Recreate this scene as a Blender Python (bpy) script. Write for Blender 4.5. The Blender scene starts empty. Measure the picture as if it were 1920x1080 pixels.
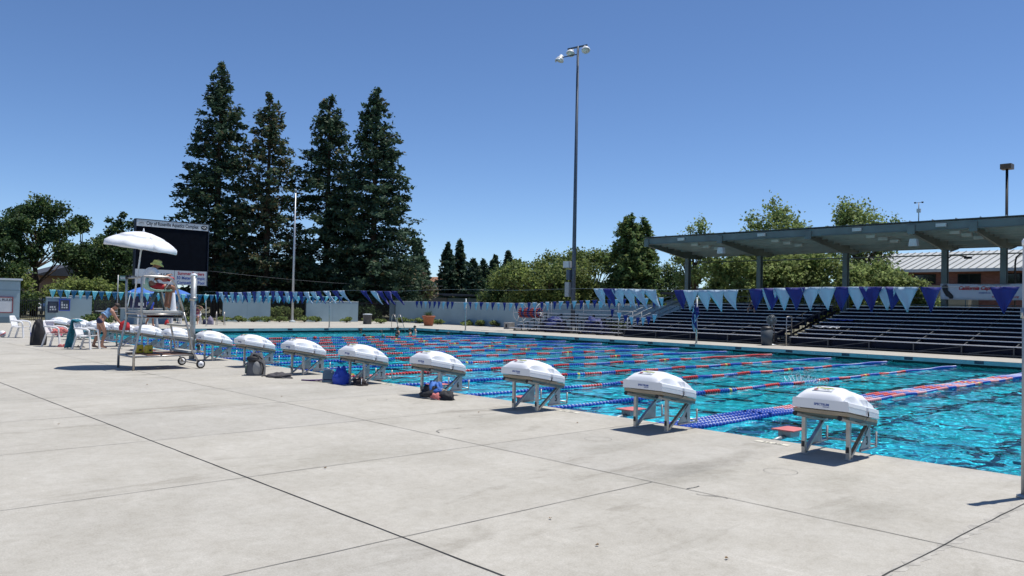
import bpy, bmesh, math, random
import numpy as np
from mathutils import Vector, Matrix, Euler, noise
random.seed(7); rng = np.random.default_rng(7)
PI = math.pi
sc = bpy.context.scene
COL = sc.collection

# ------------------------------------------------------------------ helpers
class MB:
    """collects faces, builds ONE mesh object"""
    def __init__(s): s.v = []; s.f = []; s.m = []; s.s = []
    def add(s, vs, fs, m=0, sm=False):
        b = len(s.v); s.v += [tuple(v) for v in vs]
        for f in fs: s.f.append(tuple(b+i for i in f)); s.m.append(m); s.s.append(sm)
    def box(s, x0, y0, z0, x1, y1, z1, m=0):
        s.add([(x0,y0,z0),(x1,y0,z0),(x1,y1,z0),(x0,y1,z0),(x0,y0,z1),(x1,y0,z1),(x1,y1,z1),(x0,y1,z1)],
              [(0,3,2,1),(4,5,6,7),(0,1,5,4),(1,2,6,5),(2,3,7,6),(3,0,4,7)], m)
    def bar(s, p, q, w, h, m=0, up=(0,0,1)):
        p = Vector(p); q = Vector(q); d = (q-p).normalized(); u = Vector(up)
        if abs(d.dot(u)) > .98: u = Vector((1,0,0))
        a = d.cross(u).normalized(); b = a.cross(d)
        vs = []
        for c in (p, q):
            for i, j in ((-1,-1),(1,-1),(1,1),(-1,1)): vs.append(c+a*i*w/2+b*j*h/2)
        s.add(vs, [(0,1,2,3),(7,6,5,4),(0,4,5,1),(1,5,6,2),(2,6,7,3),(3,7,4,0)], m)
    def tube(s, pts, r, n=8, m=0, caps=True):
        pts = [Vector(p) for p in pts]; rs = r if isinstance(r, (list, tuple)) else [r]*len(pts)
        rings = []; u = None
        for i, p in enumerate(pts):
            d = (pts[min(i+1, len(pts)-1)]-pts[max(i-1, 0)]).normalized()
            if u is None:
                u = Vector((0,0,1)) if abs(d.z) < .9 else Vector((1,0,0))
            u = (u-d*u.dot(d)).normalized(); w = d.cross(u)
            rings.append([p+(u*math.cos(2*PI*k/n)+w*math.sin(2*PI*k/n))*rs[i] for k in range(n)])
        b = len(s.v); vs = [v for rg in rings for v in rg]; fs = []
        for i in range(len(pts)-1):
            for k in range(n): fs.append((i*n+k, i*n+(k+1)%n, (i+1)*n+(k+1)%n, (i+1)*n+k))
        s.add(vs, fs, m, True)
        if caps:
            s.f.append(tuple(b+k for k in range(n))[::-1]); s.m.append(m); s.s.append(False)
            s.f.append(tuple(b+(len(pts)-1)*n+k for k in range(n))); s.m.append(m); s.s.append(False)
    def lathe(s, prof, c=(0,0,0), n=16, m=0, sm=True, M=None, sx=1, sy=1):
        vs = []
        for r, z in prof:
            for k in range(n):
                v = Vector((r*math.cos(2*PI*k/n)*sx, r*math.sin(2*PI*k/n)*sy, z))
                if M is not None: v = M @ v
                vs.append(v+Vector(c))
        fs = []
        for i in range(len(prof)-1):
            for k in range(n): fs.append((i*n+k, i*n+(k+1)%n, (i+1)*n+(k+1)%n, (i+1)*n+k))
        fs.append(tuple(range(n))[::-1]); fs.append(tuple((len(prof)-1)*n+k for k in range(n)))
        s.add(vs, fs, m, sm)
    def prism(s, poly, axis, a, b, m=0):
        """poly: 2-D points; axis 0/1/2 = extrusion axis"""
        def mk(p, t):
            return {0:(t,p[0],p[1]), 1:(p[0],t,p[1]), 2:(p[0],p[1],t)}[axis]
        n = len(poly); vs = [mk(p, a) for p in poly]+[mk(p, b) for p in poly]
        fs = [tuple(range(n))[::-1], tuple(range(n, 2*n))]+[(i, (i+1)%n, n+(i+1)%n, n+i) for i in range(n)]
        s.add(vs, fs, m)
    def grid(s, P, m=0, sm=True):
        nu = len(P); nv = len(P[0])
        s.add([p for r in P for p in r], [(i*nv+j, (i+1)*nv+j, (i+1)*nv+j+1, i*nv+j+1) for i in range(nu-1) for j in range(nv-1)], m, sm)
    def build(s, name, mats, parent=None, fix=True, bevel=0, solid=0):
        me = bpy.data.meshes.new(name); me.from_pydata(s.v, [], s.f)
        if not isinstance(mats, (list, tuple)): mats = [mats]
        for k in mats: me.materials.append(k)
        me.polygons.foreach_set('material_index', s.m); me.polygons.foreach_set('use_smooth', s.s)
        me.update()
        if fix:
            bm = bmesh.new(); bm.from_mesh(me); bmesh.ops.recalc_face_normals(bm, faces=bm.faces); bm.to_mesh(me); bm.free()
        o = bpy.data.objects.new(name, me); COL.objects.link(o); o.parent = parent
        if bevel:
            b = o.modifiers.new('bevel', 'BEVEL'); b.width = bevel; b.segments = 2; b.limit_method = 'ANGLE'; b.angle_limit = math.radians(40)
        if solid:
            b = o.modifiers.new('solid', 'SOLIDIFY'); b.thickness = solid; b.offset = 0
        return o

def tag(o, label=None, cat=None, group=None, kind=None):
    if label: o['label'] = label
    if cat: o['category'] = cat
    if group: o['group'] = group
    if kind: o['kind'] = kind
    return o
def thing(name, loc, label, cat, rz=0, group=None):
    o = bpy.data.objects.new(name, None); COL.objects.link(o); o.location = loc; o.rotation_euler = (0,0,rz)
    o.empty_display_size = .2
    return tag(o, label, cat, group)
def copy_tree(o, parent=None):
    c = o.copy(); COL.objects.link(c); c.parent = parent
    for ch in list(o.children): copy_tree(ch, c)
    return c

# ------------------------------------------------------------------ materials
def nd(nt, t, **kw):
    n = nt.nodes.new(t)
    for k, v in kw.items(): setattr(n, k, v)
    return n
def mat(name, col, rough=.6, metal=0., var=.12, scale=8., bump=0., bscale=None, spec=.5, trans=0., coat=0.):
    """principled with gentle procedural colour and roughness variation"""
    m = bpy.data.materials.new(name); m.use_nodes = True; nt = m.node_tree; P = nt.nodes['Principled BSDF']
    L = nt.links.new
    tc = nd(nt, 'ShaderNodeTexCoord'); nz = nd(nt, 'ShaderNodeTexNoise'); nz.inputs['Scale'].default_value = scale; nz.inputs['Detail'].default_value = 5
    L(tc.outputs['Object'], nz.inputs['Vector'])
    cr = nd(nt, 'ShaderNodeValToRGB'); c = Vector(col[:3])
    cr.color_ramp.elements[0].position = .3; cr.color_ramp.elements[1].position = .7
    cr.color_ramp.elements[0].color = (*(c*(1-var)), 1); cr.color_ramp.elements[1].color = (*[min(1, x) for x in c*(1+var)], 1)
    L(nz.outputs['Fac'], cr.inputs['Fac']); L(cr.outputs['Color'], P.inputs['Base Color'])
    P.inputs['Roughness'].default_value = rough; P.inputs['Metallic'].default_value = metal
    P.inputs['Specular IOR Level'].default_value = spec
    if coat: P.inputs['Coat Weight'].default_value = coat
    if bump:
        b = nd(nt, 'ShaderNodeBump'); b.inputs['Strength'].default_value = bump; b.inputs['Distance'].default_value = .02
        n2 = nd(nt, 'ShaderNodeTexNoise'); n2.inputs['Scale'].default_value = bscale or scale*4; n2.inputs['Detail'].default_value = 6
        L(tc.outputs['Object'], n2.inputs['Vector']); L(n2.outputs['Fac'], b.inputs['Height']); L(b.outputs['Normal'], P.inputs['Normal'])
    return m
M = {}
M['steel'] = mat('brushed_steel', (.42,.40,.38), .38, .85, .18, 14)
M['galv'] = mat('galvanised_steel', (.36,.38,.39), .5, .5, .15, 10)
M['white_plastic'] = mat('white_plastic', (.80,.81,.83), .35, 0, .03, 3)
M['white_frame'] = mat('white_frame_plastic', (.78,.78,.78), .45, 0, .04, 5)
M['black'] = mat('black_plastic', (.012,.012,.015), .5, 0, .2, 8)
M['dark_iron'] = mat('dark_iron_paint', (.012,.013,.015), .55, .1, .2, 8)
M['tan_strip'] = mat('tan_platform', (.33,.28,.21), .7, 0, .12, 9)
M['green_frame'] = mat('grey_green_frame', (.10,.14,.14), .55, .2, .15, 9)
M['ink'] = mat('printed_ink', (.01,.011,.014), .6, 0, .1, 5)
M['ink_blue'] = mat('printed_blue', (.05,.10,.35), .6, 0, .1, 5)
M['ink_red'] = mat('printed_red', (.45,.03,.04), .6, 0, .1, 5)
M['ink_yellow'] = mat('printed_yellow', (.55,.60,.08), .6, 0, .1, 5)
M['sign_white'] = mat('sign_white', (.62,.65,.68), .5, 0, .04, 3)
M['skin'] = mat('skin', (.42,.22,.145), .55, 0, .1, 12)
M['skin_tan'] = mat('tanned_skin', (.30,.135,.08), .5, 0, .1, 12)
M['hair'] = mat('brown_hair', (.03,.018,.012), .6, 0, .3, 40)
M['blue_cloth'] = mat('blue_cloth', (.02,.06,.42), .7, 0, .15, 8)
M['navy_cloth'] = mat('navy_cloth', (.012,.016,.06), .75, 0, .2, 8)
M['red_cloth'] = mat('red_cloth', (.42,.015,.02), .6, 0, .12, 8)

# ------------------------------------------------------------------ text as flat mesh
def text(body, name, size, mt, parent, loc, rot, align='CENTER', shear=0., bold=0., xs=1., extrude=.0012):
    cu = bpy.data.curves.new(name, 'FONT'); cu.body = body; cu.size = size; cu.align_x = align; cu.align_y = 'CENTER'
    cu.shear = shear; cu.offset = bold; cu.extrude = extrude; cu.resolution_u = 3
    tmp = bpy.data.objects.new(name+'_curve', cu)
    me = bpy.data.meshes.new_from_object(tmp); bpy.data.objects.remove(tmp); bpy.data.curves.remove(cu)
    me.name = name; me.materials.clear(); me.materials.append(mt)
    o = bpy.data.objects.new(name, me); COL.objects.link(o); o.parent = parent
    o.location = loc; o.rotation_euler = rot; o.scale = (xs, 1, 1)
    return o

# ------------------------------------------------------------------ camera
F_PX, YAW, PITCH, ROLL = 1511.742, -0.8197, 0.0216, 0.0209
CAM = Vector((4.07, -9.6916, 1.6728))
Fv = Vector((math.sin(YAW)*math.cos(PITCH), math.cos(YAW)*math.cos(PITCH), math.sin(PITCH)))
R0 = Vector((math.cos(YAW), -math.sin(YAW), 0)); U0 = R0.cross(Fv)
Rv = R0*math.cos(ROLL)+U0*math.sin(ROLL); Uv = U0*math.cos(ROLL)-R0*math.sin(ROLL)
cd = bpy.data.cameras.new('camera'); cam = bpy.data.objects.new('camera', cd); COL.objects.link(cam); sc.camera = cam
cd.sensor_width = 36; cd.lens = F_PX/1920*36; cd.clip_start = .05; cd.clip_end = 3000
cam.matrix_world = Matrix(((Rv.x,Uv.x,-Fv.x,CAM.x),(Rv.y,Uv.y,-Fv.y,CAM.y),(Rv.z,Uv.z,-Fv.z,CAM.z),(0,0,0,1)))

# ------------------------------------------------------------------ light
SUN = Vector((.22, .70, 2.34)).normalized()
elev = math.asin(SUN.z)
w = bpy.data.worlds.new('World'); sc.world = w; w.use_nodes = True; nt = w.node_tree
sky = nt.nodes.new('ShaderNodeTexSky'); sky.sky_type = 'NISHITA'; sky.sun_disc = False
sky.sun_elevation = elev; sky.sun_rotation = math.atan2(SUN.x, SUN.y)
sky.altitude = 1500; sky.air_density = .8; sky.dust_density = .15; sky.ozone_density = 5
bg = nt.nodes['Background']; bg.inputs['Strength'].default_value = .122
hs = nt.nodes.new('ShaderNodeHueSaturation'); hs.inputs['Saturation'].default_value = 1.06; hs.inputs['Hue'].default_value = .5025
nt.links.new(sky.outputs['Color'], hs.inputs['Color']); nt.links.new(hs.outputs['Color'], bg.inputs['Color'])
ld = bpy.data.lights.new('sun', 'SUN'); ld.energy = 4.6; ld.angle = math.radians(.53); ld.color = (1, .96, .9)
ld.cycles.is_caustics_light = True
sun = bpy.data.objects.new('sun', ld); COL.objects.link(sun); sun.location = (0,0,60)
sun.rotation_euler = (-SUN).to_track_quat('-Z', 'Y').to_euler()
sc.view_settings.view_transform = 'Standard'; sc.view_settings.look = 'None'; sc.view_settings.exposure = .16; sc.view_settings.gamma = 1
cy = sc.cycles
cy.max_bounces = 8; cy.transparent_max_bounces = 16; cy.transmission_bounces = 6; cy.diffuse_bounces = 3; cy.glossy_bounces = 4
cy.caustics_reflective = False; cy.caustics_refractive = True; cy.sample_clamp_indirect = 4
# ================================================================== deck, pool
PX0, PX1, PY0, PY1 = -41.2, 10.0, 0.0, 23.25
WZ = -.28
def m_concrete():
    m = bpy.data.materials.new('broom_finished_concrete'); m.use_nodes = True; nt = m.node_tree; L = nt.links.new; P = nt.nodes['Principled BSDF']
    tc = nd(nt, 'ShaderNodeTexCoord')
    def noise_(scale, det, rough=.6, sx=1, sy=1, dist=0):
        mp = nd(nt, 'ShaderNodeMapping'); mp.inputs['Scale'].default_value = (sx, sy, 1); L(tc.outputs['Object'], mp.inputs['Vector'])
        n = nd(nt, 'ShaderNodeTexNoise'); n.inputs['Scale'].default_value = scale; n.inputs['Detail'].default_value = det; n.inputs['Roughness'].default_value = rough
        n.inputs['Distortion'].default_value = dist
        L(mp.outputs['Vector'], n.inputs['Vector']); return n.outputs['Fac']
    def ramp(f, a, b, ca, cb):
        r = nd(nt, 'ShaderNodeValToRGB'); r.color_ramp.elements[0].position = a; r.color_ramp.elements[1].position = b
        r.color_ramp.elements[0].color = (*ca, 1); r.color_ramp.elements[1].color = (*cb, 1); L(f, r.inputs['Fac']); return r.outputs['Color']
    def mul(a, b, f=1.):
        x = nd(nt, 'ShaderNodeMix', data_type='RGBA', blend_type='MULTIPLY'); x.inputs[0].default_value = f; L(a, x.inputs[6]); L(b, x.inputs[7]); return x.outputs[2]
    def ramp_w(f, amt):
        mr = nd(nt, 'ShaderNodeMapRange'); mr.inputs['From Min'].default_value = .9; mr.inputs['From Max'].default_value = 1.55; mr.inputs['To Min'].default_value = 0; L(f, mr.inputs['Value'])
        return ramp(mr.outputs['Result'], 0, 1, (amt, amt, amt*.985), (1,1,1))
    base = ramp(noise_(.55, 6, .6), .3, .72, (.44,.42,.372), (.525,.503,.452))
    c = mul(base, ramp(noise_(2.2, 10, .74, 1, .8, .3), .33, .60, (.87,.86,.84), (1,1,1)))
    c = mul(c, ramp(noise_(13, 8, .78, 1, .8), .36, .56, (.90,.895,.88), (1.02,1.02,1.02)))
    c = mul(c, ramp(noise_(70, 3, .7), .3, .66, (.80,.80,.79), (1.02,1.02,1.02)))
    c = mul(c, ramp(noise_(300, 2, .8), .30, .42, (.60,.59,.57), (1,1,1)))
    # long water stains running from the pool edge, old drips
    c = mul(c, ramp(noise_(.9, 5, .65, 1.6, .35, .6), .30, .42, (.74,.73,.71), (1,1,1)))
    c = mul(c, ramp(noise_(1.7, 6, .7, .5, 1.5, .8), .60, .70, (1,1,1), (1.10,1.10,1.10)))
    c = mul(c, ramp(noise_(14, 4, .6, 1, .3), .22, .30, (.80,.79,.77), (1,1,1)))
    # damp smears and scuffs at known spots
    for (px_, py_, r_, amt) in ((-.75,-2.75,1.15,.78),(-2.2,-2.1,.9,.86),(1.1,-2.7,.9,.84),(.4,-1.7,.8,.88),(-14.2,-3.45,.55,.70),(-4.8,-1.6,1.2,.88),(-9,-2.6,1.6,.9),(-3.5,-5,1.5,.92)):
        mp = nd(nt, 'ShaderNodeMapping'); mp.inputs['Location'].default_value = (-px_, -py_, 0); L(tc.outputs['Object'], mp.inputs['Vector'])
        mp2 = nd(nt, 'ShaderNodeMapping'); mp2.inputs['Rotation'].default_value = (0,0,-.25); mp2.inputs['Scale'].default_value = (1.9/r_, .9/r_, 0); L(mp.outputs['Vector'], mp2.inputs['Vector'])
        ln = nd(nt, 'ShaderNodeVectorMath', operation='LENGTH'); L(mp2.outputs['Vector'], ln.inputs[0])
        ad = nd(nt, 'ShaderNodeMath', operation='ADD'); L(ln.outputs['Value'], ad.inputs[0])
        ns_ = nd(nt, 'ShaderNodeMath', operation='MULTIPLY'); ns_.inputs[1].default_value = 1.5; L(noise_(3.5, 8, .72, 1.6, .6, .6), ns_.inputs[0]); L(ns_.outputs[0], ad.inputs[1])
        c = mul(c, ramp_w(ad.outputs[0], amt))
    # each cast slab has its own slightly different mix
    mp = nd(nt, 'ShaderNodeMapping'); mp.inputs['Location'].default_value = (-.66/2.514+10, 3.35/2.93+10, 0); mp.inputs['Location'].default_value = (.66/2.514+40, 3.35/2.93+40, 0); mp.inputs['Scale'].default_value = (1/2.514, 1/2.93, 0)
    L(tc.outputs['Object'], mp.inputs['Vector'])
    fl = nd(nt, 'ShaderNodeVectorMath', operation='FLOOR'); L(mp.outputs['Vector'], fl.inputs[0])
    wn = nd(nt, 'ShaderNodeTexWhiteNoise'); L(fl.outputs[0], wn.inputs['Vector'])
    c = mul(c, ramp(wn.outputs['Value'], 0, 1, (.955,.955,.96), (1.0,.995,.985)))
    L(c, P.inputs['Base Color']); P.inputs['Roughness'].default_value = .85; P.inputs['Specular IOR Level'].default_value = .3
    b = nd(nt, 'ShaderNodeBump'); b.inputs['Strength'].default_value = .35; b.inputs['Distance'].default_value = .01
    L(noise_(120, 5, .7, 1, .35), b.inputs['Height']); L(b.outputs['Normal'], P.inputs['Normal'])
    return m
M['concrete'] = m_concrete()
DX0, DX1, DY0, DY1 = -57.0, 34.0, -34.0, 40.0
g = MB()
xs = [DX0, PX0, PX1, DX1]; ys = [DY0, PY0, PY1, DY1]
vs = [(x, y, 0) for x in xs for y in ys]; fs = []
for i in range(3):
    for j in range(3):
        if i == 1 and j == 1: continue
        fs.append((i*4+j, (i+1)*4+j, (i+1)*4+j+1, i*4+j+1))
g.add(vs, fs)
tag(g.build('pool_deck', M['concrete']), kind='structure')
# terrain beyond the deck: one sheet with the deck cut out
M['ground'] = mat('dry_grass_ground', (.13,.12,.07), .9, 0, .35, .3, .3, 5)
g = MB(); E_ = 1400
xs = [-E_, DX0, DX1, E_]; ys = [-E_, DY0, DY1, E_]
vs = [(x, y, -.03) for x in xs for y in ys]; fs = [(i*4+j, (i+1)*4+j, (i+1)*4+j+1, i*4+j+1) for i in range(3) for j in range(3) if not (i == 1 and j == 1)]
g.add(vs, fs); tag(g.build('ground', M['ground']), kind='structure')

# joints, cracks and lids in the concrete
M['joint'] = mat('joint_filler', (.035,.034,.032), .9, 0, .35, 6)
M['joint_faint'] = mat('sawn_joint', (.12,.118,.11), .9, 0, .4, 3)
g = MB()
def strip(pts, w, m=0, z=.004, jit=.25):
    P = []; n = len(pts)
    for i, p in enumerate(pts):
        p = Vector((p[0], p[1], 0)); d = Vector((*pts[min(i+1, n-1)], 0))-Vector((*pts[max(i-1, 0)], 0)); d.normalize()
        q = Vector((-d.y, d.x, 0)); ww = w*(1+jit*(random.random()*2-1))/2
        P.append([tuple(p-q*ww+Vector((0,0,z))), tuple(p+q*ww+Vector((0,0,z)))])
    g.grid(P, m, False)
def line(x0, y0, x1, y1, w, m=0, wob=.004, z=None):
    L_ = math.hypot(x1-x0, y1-y0); n = max(2, int(L_/(.25 if m < 2 else .07))); pts = []
    for i in range(n+1):
        t = i/n; pts.append((x0+(x1-x0)*t+random.uniform(-wob, wob), y0+(y1-y0)*t+random.uniform(-wob, wob)))
    strip(pts, w, m, z or .004, .25 if m < 2 else .8)
line(DX0, -3.35, 30, -3.35, .008, 0); line(DX0, -6.28, 30, -6.28, .013, 0, .003)
line(DX0, -9.6, 30, -9.6, .011, 1)
for k in range(-1, 22):
    x = -.68-2.514*k
    if k == -1: continue
    line(x, -3.355, x, -30, .008, 1)
    if k != 0: line(x, -.02, x, -3.345, .007, 1)
line(1.93, -.02, 1.93, -30, .012, 0, .006)
line(1.93, -.05, 1.94, -12, .075, 2, .012, .0015)
# hairline cracks
def crack(x, y, a, n, st):
    pts = [(x, y)]
    for i in range(n):
        a += random.uniform(-.7, .7); pts.append((pts[-1][0]+math.cos(a)*st, pts[-1][1]+math.sin(a)*st))
    strip(pts, .009, 1, .005, .8)
crack(.15, -3.36, -2.6, 6, .05); crack(-.3, -3.34, 1.2, 4, .05); crack(.9, -6.3, 2.2, 6, .06); crack(-4.2, -3.2, 2, 9, .07)
M['joint_dirt'] = mat('grimy_concrete', (.37,.352,.31), .9, 0, .25, 9)
for x, y, r_ in ((-.75,-2.6,.5),(-.3,-1.7,.3),(-14.2,-3.5,.5)): pass
tag(g.build('deck_joints', [M['joint'], M['joint_faint'], M['joint_dirt']]), kind='structure')

# ---------------- basin
def m_tile(name, c1, c2, s):
    m = bpy.data.materials.new(name); m.use_nodes = True; nt = m.node_tree; L = nt.links.new; P = nt.nodes['Principled BSDF']
    tc = nd(nt, 'ShaderNodeTexCoord'); n = nd(nt, 'ShaderNodeTexNoise'); n.inputs['Scale'].default_value = s; n.inputs['Detail'].default_value = 6
    L(tc.outputs['Object'], n.inputs['Vector']); r = nd(nt, 'ShaderNodeValToRGB'); r.color_ramp.elements[0].color = (*c1, 1); r.color_ramp.elements[1].color = (*c2, 1)
    r.color_ramp.elements[0].position = .35; r.color_ramp.elements[1].position = .65
    L(n.outputs['Fac'], r.inputs['Fac']); L(r.outputs['Color'], P.inputs['Base Color']); P.inputs['Roughness'].default_value = .5
    return m
M['plaster'] = m_tile('pool_plaster', (.74,.84,.86), (.86,.92,.93), 1.5)
M['lane_tile'] = m_tile('black_lane_tile', (.008,.012,.025), (.015,.02,.04), 6)
M['band'] = m_tile('teal_grey_edge_tile', (.22,.33,.36), (.30,.42,.44), 2.2)
M['gutter'] = mat('dark_gutter', (.012,.018,.024), .7, 0, .3, 6)
BZ = -2.3
g = MB(); a, b_, c, d = PX0-.45, PX1+.45, PY0-.2, PY1+.5
g.add([(a,c,BZ),(b_,c,BZ),(b_,d,BZ),(a,d,BZ)], [(0,1,2,3)], 0)
for (x0,y0,x1,y1) in ((a,c,b_,c),(b_,c,b_,d),(b_,d,a,d),(a,d,a,c)):
    g.add([(x0,y0,BZ),(x1,y1,BZ),(x1,y1,-.36),(x0,y0,-.36)], [(0,1,2,3)], 0)
    g.add([(x0,y0,-.36),(x1,y1,-.36),(x1,y1,-.15),(x0,y0,-.15)], [(0,1,2,3)], 1)
# bottom markings
z1 = BZ+.006
for k in range(-3, 15):
    x = -.265-2.5*k; g.box(x-.13, 1.6, BZ+.001, x+.13, PY1-1.3, z1, 2)
    g.box(x-.5, 1.5, BZ+.001, x+.5, 1.595, z1, 2); g.box(x-.5, PY1-1.295, BZ+.001, x+.5, PY1-1.2, z1, 2)
for k in range(8):
    y = 2.9+2.5*k; z2 = BZ+.012
    g.box(PX0+2, y-.13, z2-.004, PX1-2, y+.13, z2, 2)
tag(g.build('pool_basin', [M['plaster'], M['gutter'], M['lane_tile']], fix=False), kind='structure')
# coping lip: band of tile with dark lane tiles and depth numerals
g = MB(); T = .16
g.box(PX0, PY1, -T, PX1, PY1+.5, -.002, 0)
g.box(PX0-.45, PY0-.2, -T, PX0, PY1+.5, -.002, 0)
g.box(PX0, PY0-.2, -.05, PX1, PY0, -.002, 1)
g.box(PX1, PY0-.2, -T, PX1+.45, PY1+.5, -.002, 0)
for k in range(-4, 16):
    x = -.9-2.5*k
    if PX0+.3 < x < PX1: g.box(x-.16, PY1-.004, -.135, x+.16, PY1-.001, -.02, 2)
for k in range(9):
    y = 1.6+2.5*k; g.box(PX0+.001, y-.16, -.135, PX0+.004, y+.16, -.02, 2)
for x in range(-40, 10, 6): g.box(x-.006, PY1-.003, -T+.004, x+.006, PY1-.0005, -.006, 1)
tag(g.build('pool_coping', [M['band'], M['joint_faint'], mat('dark_blue_tile', (.015,.035,.06), .4, 0, .3, 9)], fix=False), kind='structure')

# ---------------- water: real wave relief over a refracting surface
def m_water():
    m = bpy.data.materials.new('pool_water_surface'); m.use_nodes = True; nt = m.node_tree; nt.nodes.clear(); L = nt.links.new
    out = nd(nt, 'ShaderNodeOutputMaterial')
    rf = nd(nt, 'ShaderNodeBsdfRefraction'); rf.inputs['IOR'].default_value = 1.33; rf.inputs['Roughness'].default_value = 0; rf.inputs['Color'].default_value = (.20,.90,1.,1)
    gl = nd(nt, 'ShaderNodeBsdfGlossy'); gl.inputs['Roughness'].default_value = .02
    fr = nd(nt, 'ShaderNodeFresnel'); fr.inputs['IOR'].default_value = 1.33
    m2 = nd(nt, 'ShaderNodeMixShader'); L(fr.outputs[0], m2.inputs[0]); L(rf.outputs[0], m2.inputs[1]); L(gl.outputs[0], m2.inputs[2])
    L(m2.outputs[0], out.inputs['Surface']); return m
M['water'] = m_water()
def wave_h(X, Y):
    H = np.zeros_like(X); r = np.random.default_rng(3)
    for i in range(54):
        lam = .14*(1.068**i); th = r.normal(-.35, .85); k = 2*np.pi/lam
        A = .00135*(lam/.35)**(1.1 if lam < .5 else .35)*(1.15 if lam < .32 else 1 if lam < .5 else 1.1)
        H += A*np.sin(k*(X*np.cos(th)+Y*np.sin(th))+r.uniform(0, 6.28)+1.1*np.sin(.17*k*(Y*np.cos(th)-X*np.sin(th))+r.uniform(0, 6)))
    return H*(.62+.40/(1+np.exp(-(X+3.2)*1.3))+.20*np.sin(X*.31+1)*np.sin(Y*.43+X*.11)+.12*np.sin(X*1.1+Y*.7))
nx_, ny_ = 1000, 420
tx = np.linspace(0, 1, nx_); ty = np.linspace(0, 1, ny_)
X, Y = np.meshgrid(b_-.01-(b_-a-.02)*(.35*tx+.65*tx**2.2), c+.01+(d-c-.02)*(.6*ty+.4*ty**2), indexing='ij')
H = wave_h(X, Y)
co = np.stack([X, Y, H], -1).reshape(-1, 3)
ii, jj = np.meshgrid(np.arange(nx_-1), np.arange(ny_-1), indexing='ij'); q0 = (ii*ny_+jj).ravel()
quads = np.stack([q0, q0+1, q0+ny_+1, q0+ny_], -1)
def np_mesh(name, co, quads, mats, mi=None, smooth=True):
    me = bpy.data.meshes.new(name); nf = len(quads); k = quads.shape[1]
    me.vertices.add(len(co)); me.vertices.foreach_set('co', co.astype(np.float32).ravel())
    me.loops.add(nf*k); me.loops.foreach_set('vertex_index', quads.astype(np.int32).ravel())
    me.polygons.add(nf); me.polygons.foreach_set('loop_start', np.arange(0, nf*k, k, dtype=np.int32)); me.polygons.foreach_set('loop_total', np.full(nf, k, dtype=np.int32))
    for m_ in (mats if isinstance(mats, (list, tuple)) else [mats]): me.materials.append(m_)
    if mi is not None: me.polygons.foreach_set('material_index', mi.astype(np.int32))
    me.polygons.foreach_set('use_smooth', np.full(nf, smooth, dtype=bool)); me.update(calc_edges=True); me.validate()
    return me
me = np_mesh('pool_water', co, quads, M['water'])
o = bpy.data.objects.new('pool_water', me); COL.objects.link(o); o.location = (0,0,WZ); tag(o, kind='structure')
o.cycles.is_caustics_caster = True; bpy.data.objects['pool_basin'].cycles.is_caustics_receiver = True
# ================================================================== starting blocks (local origin: midway between the rear feet)
def block_cover():
    """domed plastic cover with stepped skirt, side notches and faceted shoulders; tilts down toward the water"""
    ny = 41; Yr, Yf = -.295, .50       # rear and front in local y (rear feet at y=0)
    P = []; DM = .178
    for j in range(ny):
        t = j/(ny-1); y = Yr+(Yf-Yr)*t
        zb = .58-.14*t                                       # lower rim
        notch = max(0, 1-abs(t-.60)/.055); notch = min(1, notch*1.8)
        fac = max(0, min(1, (t-.16)/.42)) if t < .60 else max(0, 1-(t-.60)/.13)
        if t > .74: fac = max(0, .55-(t-.74)*3)
        hs = .108 if t < .93 else .100
        w = .33-.020*notch
        dome = DM*max(0, 1-((t-.45)/(.56 if t > .45 else .45))**2)**.60
        row = []
        L_ = [(-w, 0), (-w-.001, hs*.42), (-w+.006, hs*.46), (-w+.006, hs*.54), (-w-.001, hs*.58), (-w+.004, hs*.94), (-w+.012, hs)]
        ins = .040+.03*(1-dome/DM)+.055*fac*(dome/DM)
        L_ += [(-w+.02+.02, hs+.004), (-w+ins, hs+dome*(.52-.12*fac)), (-w+ins+.05+.03*fac, hs+dome*.83), (-w+ins+.12, hs+dome*.95), (-.10, hs+dome*.99), (0, hs+dome)]
        L_ = L_+[(-x, z) for x, z in L_[-2::-1]]
        P.append([(x, y, zb+z) for x, z in L_])
    g = MB(); g.grid(P, 0, True)
    n = len(P[0]); nq = n-1
    for k in range(len(g.s)):
        c_ = k % nq
        if c_ < 8 or c_ >= nq-8: g.s[k] = False
    for row in (P[0], P[-1]):
        g.add(row, [tuple(range(n))], 0, False)
    # inner rim closing the underside
    g.add([(-.33,Yr,.58),(.33,Yr,.58),(.33,Yf,.44),(-.33,Yf,.44)], [(0,1,2,3)], 0)
    return g
NUM = {0:'3', 1:'4', 2:'5', 3:'6', 4:'7', 5:'8', 6:'8', 7:'9', 8:'10', 9:'11', 10:'12', 11:'13', 12:'14', 13:'15'}
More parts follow.
